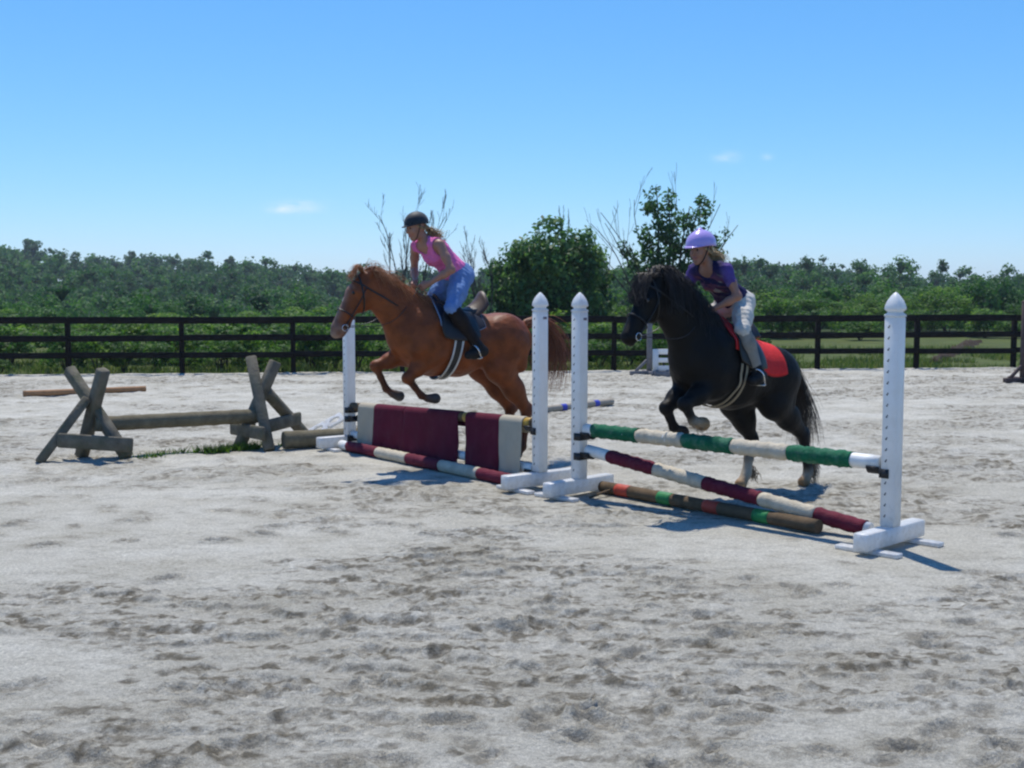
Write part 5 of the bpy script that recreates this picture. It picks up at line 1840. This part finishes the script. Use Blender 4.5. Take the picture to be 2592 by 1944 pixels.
def make_rider(sp, origin, th):
    s = sp['scale']
    Hc = np.array(sp['head']); R = head_matrix(sp['pitch'], sp['yaw'])
    hs = sp['hs']
    hp = lambda p: tuple(R @ (np.array(p) * hs) + Hc)
    J = sp
    sides = ((1, 'L'), (-1, 'R'))

    def torso(B, k=.05):
        B.cone(J['pelvis'], lerp(J['pelvis'], J['waist'], .55), .112 * s, .098 * s, k, 1.42)
        B.cone(lerp(J['pelvis'], J['waist'], .45), J['waist'], .100 * s, .088 * s, k, 1.36)
        B.cone(J['waist'], J['chest'], .088 * s, .108 * s, k, 1.36)
        B.cone(J['chest'], J['shc'], .108 * s, .070 * s, k, 1.40)
        a = np.array(J['shL']); b = np.array(J['shR'])
        B.cone(lerp(a, b, .10), lerp(a, b, .90), .058 * s, .058 * s, k)
        ax = np.array(J['shc']) - np.array(J['waist']); ax /= np.linalg.norm(ax)
        fw = np.cross((np.array(J['shL']) - np.array(J['shR'])), ax); fw /= np.linalg.norm(fw)
        for sd, nm in sides:
            c = np.array(J['chest']) + fw * .070 * s * sp['bust'] + np.array([0, sd * .065 * s, 0]) - ax * .005
            B.ell(c, np.array((.052, .058, .056)) * s, .04)
            B.ell(np.array(J['pelvis']) - fw * .055 * s + np.array([0, sd * .065 * s, -.02 * s]), np.array((.09, .085, .095)) * s, .05)   # seat
        return fw, ax

    def arm(B, nm, t1=1.0, k=.03):
        a, e, w_ = J['sh' + nm], J['elb' + nm], J['wr' + nm]
        if t1 < 1:
            B.cone(a, lerp(a, e, t1), .050 * s, .044 * s, k); return
        B.cone(a, lerp(a, e, .5), .048 * s, .042 * s, k); B.cone(lerp(a, e, .5), e, .042 * s, .035 * s, k)
        B.cone(e, lerp(e, w_, .35), .036 * s, .037 * s, k); B.cone(lerp(e, w_, .35), w_, .037 * s, .023 * s, k)

    def thigh(B, nm, k=.05):
        B.cone(J['hip' + nm], lerp(J['hip' + nm], J['kn' + nm], .5), .092 * s, .080 * s, k)
        B.cone(lerp(J['hip' + nm], J['kn' + nm], .5), J['kn' + nm], .080 * s, .058 * s, k)

    def shin(B, nm, t0=0.0, k=.03):
        a, b = J['kn' + nm], J['an' + nm]
        if t0 < .3: B.cone(lerp(a, b, t0), lerp(a, b, .35), .057 * s, .058 * s, k)
        B.cone(lerp(a, b, max(t0, .3)), b, .058 * s, .037 * s, k)

    def foot(B, nm, k=.025):
        a = np.array(J['an' + nm]); h = np.array(J['heel' + nm]); t = np.array(J['toe' + nm])
        B.cone(a, h, .040 * s, .036 * s, k)
        B.cone(h, lerp(h, t, .6), .036 * s, .040 * s, k, 1.0); B.cone(lerp(h, t, .6), t, .040 * s, .027 * s, k)

    B = Body()
    fw, ax = torso(B)
    nb = np.array(J['shc']) + ax * .02
    B.cone(nb, hp((-.022, 0, -.055)), .058 * s, .050 * s, .035)
    B.ell(hp((-.012, 0, .032)), np.array((.100, .078, .098)) * hs, .02, R)
    B.ell(hp((.028, 0, -.022)), np.array((.070, .060, .094)) * hs, .025, R)
    B.cone(hp((.004, 0, -.072)), hp((.066, 0, -.098)), .046 * hs, .026 * hs, .025)
    B.cone(hp((.094, 0, .012)), hp((.113, 0, -.026)), .0085 * hs, .0135 * hs, .010)           # nose
    B.cone(hp((.080, -.035, .030)), hp((.080, .035, .030)), .012 * hs, .012 * hs, .016)            # brow
    for sd in (-1, 1):
        B.ell(hp((-.006, sd * .074, -.012)), np.array((.020, .011, .031)) * hs, .008, R)          # ears
        B.ell(hp((.066, sd * .036, -.030)), np.array((.026, .022, .026)) * hs, .02, R)            # cheeks
    B.cone(hp((.092, -.016, -.062)), hp((.092, .016, -.062)), .009 * hs, .009 * hs, .010, 1, 1)   # lips
    for sd, nm in sides:
        arm(B, nm); thigh(B, nm); shin(B, nm); foot(B, nm)
        hand(B, J['wr' + nm], J['elb' + nm], sd, s)
    V, F = B.mesh('b', .0072)
    person = add('person', mesh_np('person', V, F, True, {'coat': B.colors(V, sp['skin'], .006)}), M_SKIN)
    place(person, origin, th)
    tag(person, sp['label'], 'person', 'riders on jumping horses')

    def cloth(name, Bd, infl, mat, clip=None, res=.0085, wob=.0025, pal=None, paint=None):
        V, F = Bd.mesh(name, res, clip, infl, None, wob)
        at = None
        if pal is not None:
            c_ = Bd.colors(V, pal, .006)
            if paint is not None: c_ = paint(V, c_)
            at = {'coat': c_}
        return add(name, mesh_np(name, V, F, True, at), mat, person)

    # trousers
    T = Body()
    T.cone(J['pelvis'], lerp(J['pelvis'], J['waist'], .62), .112 * s, .098 * s, .05, 1.42)
    for sd, nm in sides:
        T.ell(np.array(J['pelvis']) - fw * .055 * s + np.array([0, sd * .065 * s, -.02 * s]), np.array((.09, .085, .095)) * s, .05)
        thigh(T, nm); 
        T.cone(J['kn' + nm], lerp(J['kn' + nm], J['an' + nm], .22), .057 * s, .050 * s, .03)
    cloth('trousers', T, .012, sp['trouser_mat'], None, wob=.0065)
    mb = MB(); 
    # boots, one each
    for sd, nm in sides:
        K = Body(); shin(K, nm, .06); cloth('half_chap', K, .016, sp['chap_mat'], None, wob=.0012)
        K = Body(); foot(K, nm); K.cone(J['an' + nm], lerp(J['an' + nm], J['kn' + nm], .14), .04 * s, .042 * s, .02); cloth('boot', K, .014, sp['boot_mat'], None, wob=.0006)
    # shirt
    S = Body(); torso(S)
    if sp['sleeves']:
        S2 = S
        for sd, nm in sides:
            n0 = len(S.P); arm(S, nm, .45)
            S.P[n0:] = [tuple(list(p[:-1]) + [1]) for p in S.P[n0:]]
    pel = np.array(J['waist']) * .45 + np.array(J['pelvis']) * .55
    shl, shr = np.array(J['shL']), np.array(J['shR'])
    nk = np.array(J['shc']) + ax * .055 + fw * sp['neck_fw']

    def clip(X, Y, Z):
        c_ = -((X - pel[0]) * ax[0] + (Y - pel[1]) * ax[1] + (Z - pel[2]) * ax[2])
        # neck opening
        dx, dy, dz = X - nk[0], Y - nk[1], Z - nk[2]
        c_ = np.maximum(c_, sp['neck_r'] - np.sqrt(dx * dx + (dy * 1.15) ** 2 + dz * dz))
        if not sp['sleeves']:
            for q, sg in ((shl, 1), (shr, -1)):
                d_ = np.sqrt(((X - q[0]) * .8) ** 2 + ((Y - q[1] - sg * .035) * 1.0) ** 2 + ((Z - q[2] + .015) * .75) ** 2)
                c_ = np.maximum(c_, .085 - d_)
        return c_
    cloth('shirt', S, .012, sp['shirt_mat'], clip, .0075, .0060, sp['shirt_pal'], sp.get('paint'))
    # helmet (in the head's own frame)
    hs0 = hs; hs = hs * sp['helm']
    hp = lambda p: tuple(R @ (np.array(p) * hs0) + Hc)
    Hm = Body()
    Hm.ell((-.014, 0, .040), np.array((.128, .104, .112)) * hs, .02)
    if sp['knob']: Hm.cone((-.01, 0, .145 * hs), (-.025, 0, .160 * hs), .022, .010, .02)
    Vh, Fh = Hm.mesh('h', .0075, lambda X, Y, Z: np.maximum((.028 * hs - .020 * np.clip(-X / .1, 0, 1)) - Z, -(np.sqrt(((X + .012) / (.118 * hs)) ** 2 + (Y / (.094 * hs)) ** 2 + ((Z - .03) / (.104 * hs)) ** 2) - 1) * .09))
    Vh = Vh @ R.T + Hc
    hm = add('helmet', mesh_np('helmet', Vh, Fh, True), sp['helmet_mat'], person)
    V_ = []; n_ = 15
    for i in range(5):
        for k in range(n_):
            a_ = math.radians(-72 + 144 * k / (n_ - 1))
            e_ = i / 4
            rx, ryy = (.116 + .048 * e_ * math.cos(a_)) * hs, (.094 + .012 * e_) * hs
            V_.append(tuple(R @ np.array((-.014 * hs + rx * math.cos(a_), ryy * math.sin(a_), (.040 - .012 * e_ * math.cos(a_)) * hs)) + Hc))
    me_ = mesh_np('brim', np.array(V_), grid_faces(5, n_), True)
    bo = add('brim', me_, sp['helmet_mat'], hm); md = bo.modifiers.new('thickness', 'SOLIDIFY'); md.thickness = .007; md.offset = 0
    m = MB(); m.tube([tuple(q) for q in curve_pts([hp(p) for p in ((-.005, .090, .04), (.020, .078, -.03), (.045, .045, -.100), (.055, 0, -.128), (.045, -.045, -.100), (.020, -.078, -.03), (-.005, -.090, .04))], 26)], .007, 6, True, (1.0, .45)); m.build('chin_strap', M_BLEATHER, hm, True)
    hs = hs0
    # eyes
    for sd in (-1, 1):
        ball(hp((.084, sd * .031, .008)), .0115 * hs, 'eye', M_EYE, person, 8)
    # hair below the helmet, streaming back
    st = []
    rg = np.random.default_rng(sp['seed'])
    for k in range(sp['nhair']):
        a_ = rg.uniform(-1, 1)
        p = np.array(hp((-.055 - .045 * (1 - abs(a_)), a_ * .078, -.005 + rg.normal(0, .02))))
        tie = np.array(hp((-.128, a_ * .02, -.045))) + rg.normal(0, .008, 3)
        e1 = np.array(sp['tail_mid']) + rg.normal(0, .024, 3); e2 = np.array(sp['tail_end']) + rg.normal(0, .036, 3)
        st.append(curve_pts([p, (p + tie) / 2 + (0, a_ * .012, 0), tie, e1, e2], 12))
    for k in range(70):                                                            # wisps at the temples
        sd = rg.choice((-1, 1))
        p = np.array(hp((.015 + rg.normal(0, .015), sd * .078, .015)))
        st.append(curve_pts([p, np.array(hp((-.03, sd * .085, -.025))) + rg.normal(0, .006, 3), np.array(hp((-.09, sd * .05, -.045 + rg.normal(0, .012))))], 7))
    hair(st, .0034, .0012, sp['hair_mat'], 'hair', person, rg)
    return person


M_SKIN = vcol_mat('skin', .5, .06, 12, .08, 150, .4)
M_JEANS = simple_mat('faded_denim', (.150, .250, .470), .85, .14, 10, .5, 140, .12, dirt=((.22, .32, .52), .25, 6))
M_CHAP1 = simple_mat('dark_brown_chaps', (.018, .012, .010), .7, .3, 16, .3, 90, .15)
M_BOOT1 = simple_mat('black_boots', (.013, .011, .010), .6, .3, 16, .2, 90, .2)
M_PINK = vcol_mat('pink_tank_top', .85, .12, 9, .35, 60, .12)
M_HELM1 = simple_mat('dark_velvet_helmet', (.010, .016, .022), .6, .25, 14, .1, 150, .3, sheen=.2)
M_BLOND1 = hair_mat('sandy_blond_hair', (.20, .115, .045), (.52, .35, .17))
make_rider(dict(scale=1.0, hs=1.0, label='rider in a pink tank top, jeans and dark helmet leaning over the chestnut horse', seed=71,
    pelvis=(-.185, 0, 1.915), waist=(-.070, 0, 2.035), chest=(.065, 0, 2.155), shc=(.150, 0, 2.225), shL=(.110, .175, 2.220), shR=(.225, -.165, 2.215),
    head=(.292, .010, 2.395), pitch=14, yaw=6, bust=1.0,
    elbL=(.045, .290, 1.975), wrL=(.195, .115, 1.845), elbR=(.175, -.285, 1.985), wrR=(.250, -.105, 1.865),
    hipL=(-.165, .100, 1.900), hipR=(-.165, -.100, 1.900), knL=(.035, .285, 1.600), knR=(.035, -.285, 1.600), anL=(-.215, .345, 1.225), anR=(-.215, -.345, 1.225),
    heelL=(-.275, .350, 1.170), heelR=(-.275, -.350, 1.170), toeL=(-.095, .375, 1.135), toeR=(-.095, -.375, 1.135),
    skin=[(.36, .175, .115), (.36, .12, .10)], trouser_mat=M_JEANS, chap_mat=M_CHAP1, boot_mat=M_BOOT1, sleeves=False, neck_fw=.055, neck_r=.098,
    shirt_mat=M_PINK, shirt_pal=[(.74, .17, .40)], helmet_mat=M_HELM1, helm=1.02, knob=False, hair_mat=M_BLOND1, nhair=260, tail_mid=(.125, .03, 2.345), tail_end=(.055, .05, 2.300)), O1, TH1)

M_BREECH = simple_mat('cream_breeches', (.62, .575, .50), .85, .10, 12, .4, 120, .12, dirt=((.34, .30, .25), .4, 5))
M_CHAP2 = simple_mat('grey_half_chaps', (.255, .230, .195), .8, .2, 14, .3, 90, .2)
M_PURPLE = vcol_mat('purple_shirt', .8, .14, 9, .35, 60, .15)
M_LAV = simple_mat('lavender_helmet', (.47, .34, .70), .22, .05, 6, 0, None, .5)
M_BLOND2 = hair_mat('light_blond_hair', (.26, .17, .08), (.60, .45, .25))


def print_on_shirt(V, c):
    """faded grey and plum print across the chest"""
    u = V[:, 1]; v = V[:, 2]
    f = fbm(u * 22 + V[:, 0] * 14, v * 26, 3, 55)
    front = np.exp(-((V[:, 0] - .33) / .10) ** 2 - (u / .11) ** 2 - ((v - 1.81) / .085) ** 2)
    k = np.clip(front * 2.6 * sstep(.40, .52, f), 0, .9)[:, None]
    g = fbm(u * 9 + 4, v * 11, 2, 66)[:, None]
    return c * (1 - k) + k * np.where(g > .52, np.array([.34, .35, .34]), np.array([.16, .06, .11]))


make_rider(dict(scale=.86, hs=.95, label='young rider in a purple shirt, cream breeches and lavender helmet on the black pony', seed=73,
    pelvis=(-.030, 0, 1.660), waist=(.095, 0, 1.755), chest=(.235, 0, 1.875), shc=(.315, 0, 1.945), shL=(.300, .155, 1.940), shR=(.340, -.155, 1.940),
    head=(.455, .010, 2.105), pitch=8, yaw=4, bust=.45,
    elbL=(.265, .255, 1.720), wrL=(.395, .100, 1.612), elbR=(.345, -.245, 1.745), wrR=(.430, -.095, 1.660),
    hipL=(-.010, .085, 1.650), hipR=(-.010, -.085, 1.650), knL=(.205, .262, 1.440), knR=(.205, -.262, 1.440), anL=(.095, .330, 1.110), anR=(.095, -.330, 1.110),
    heelL=(.040, .335, 1.055), heelR=(.040, -.335, 1.055), toeL=(.190, .355, 1.020), toeR=(.190, -.355, 1.020),
    skin=[(.34, .160, .105), (.36, .12, .10)], trouser_mat=M_BREECH, chap_mat=M_CHAP2, boot_mat=M_BOOT1, sleeves=True, neck_fw=.045, neck_r=.082,
    shirt_mat=M_PURPLE, shirt_pal=[(.018, .015, .062), (.105, .060, .235)], paint=print_on_shirt, helmet_mat=M_LAV, helm=1.17, knob=True, hair_mat=M_BLOND2, nhair=170, tail_mid=(.285, .02, 2.065), tail_end=(.215, .04, 2.020)), O2, TH2)


# ------------------------------------------------------------------ summer haze
M_HAZE = bpy.data.materials.new('summer_haze')
M_HAZE.use_nodes = True
hn = M_HAZE.node_tree
hn.nodes.clear()
ho = hn.nodes.new('ShaderNodeOutputMaterial')
hv = hn.nodes.new('ShaderNodeVolumePrincipled')
hv.inputs['Color'].default_value = (.80, .90, 1.0, 1)
hv.inputs['Density'].default_value = .00036
hv.inputs['Anisotropy'].default_value = .2
hn.links.new(hv.outputs[0], ho.inputs['Volume'])
hz = MB().box((0, 720, 6), (3060, 1620, 36)).build('haze', M_HAZE)
hz['kind'] = 'stuff'
tag(hz, 'thin blue summer haze over the wooded rise', 'haze')
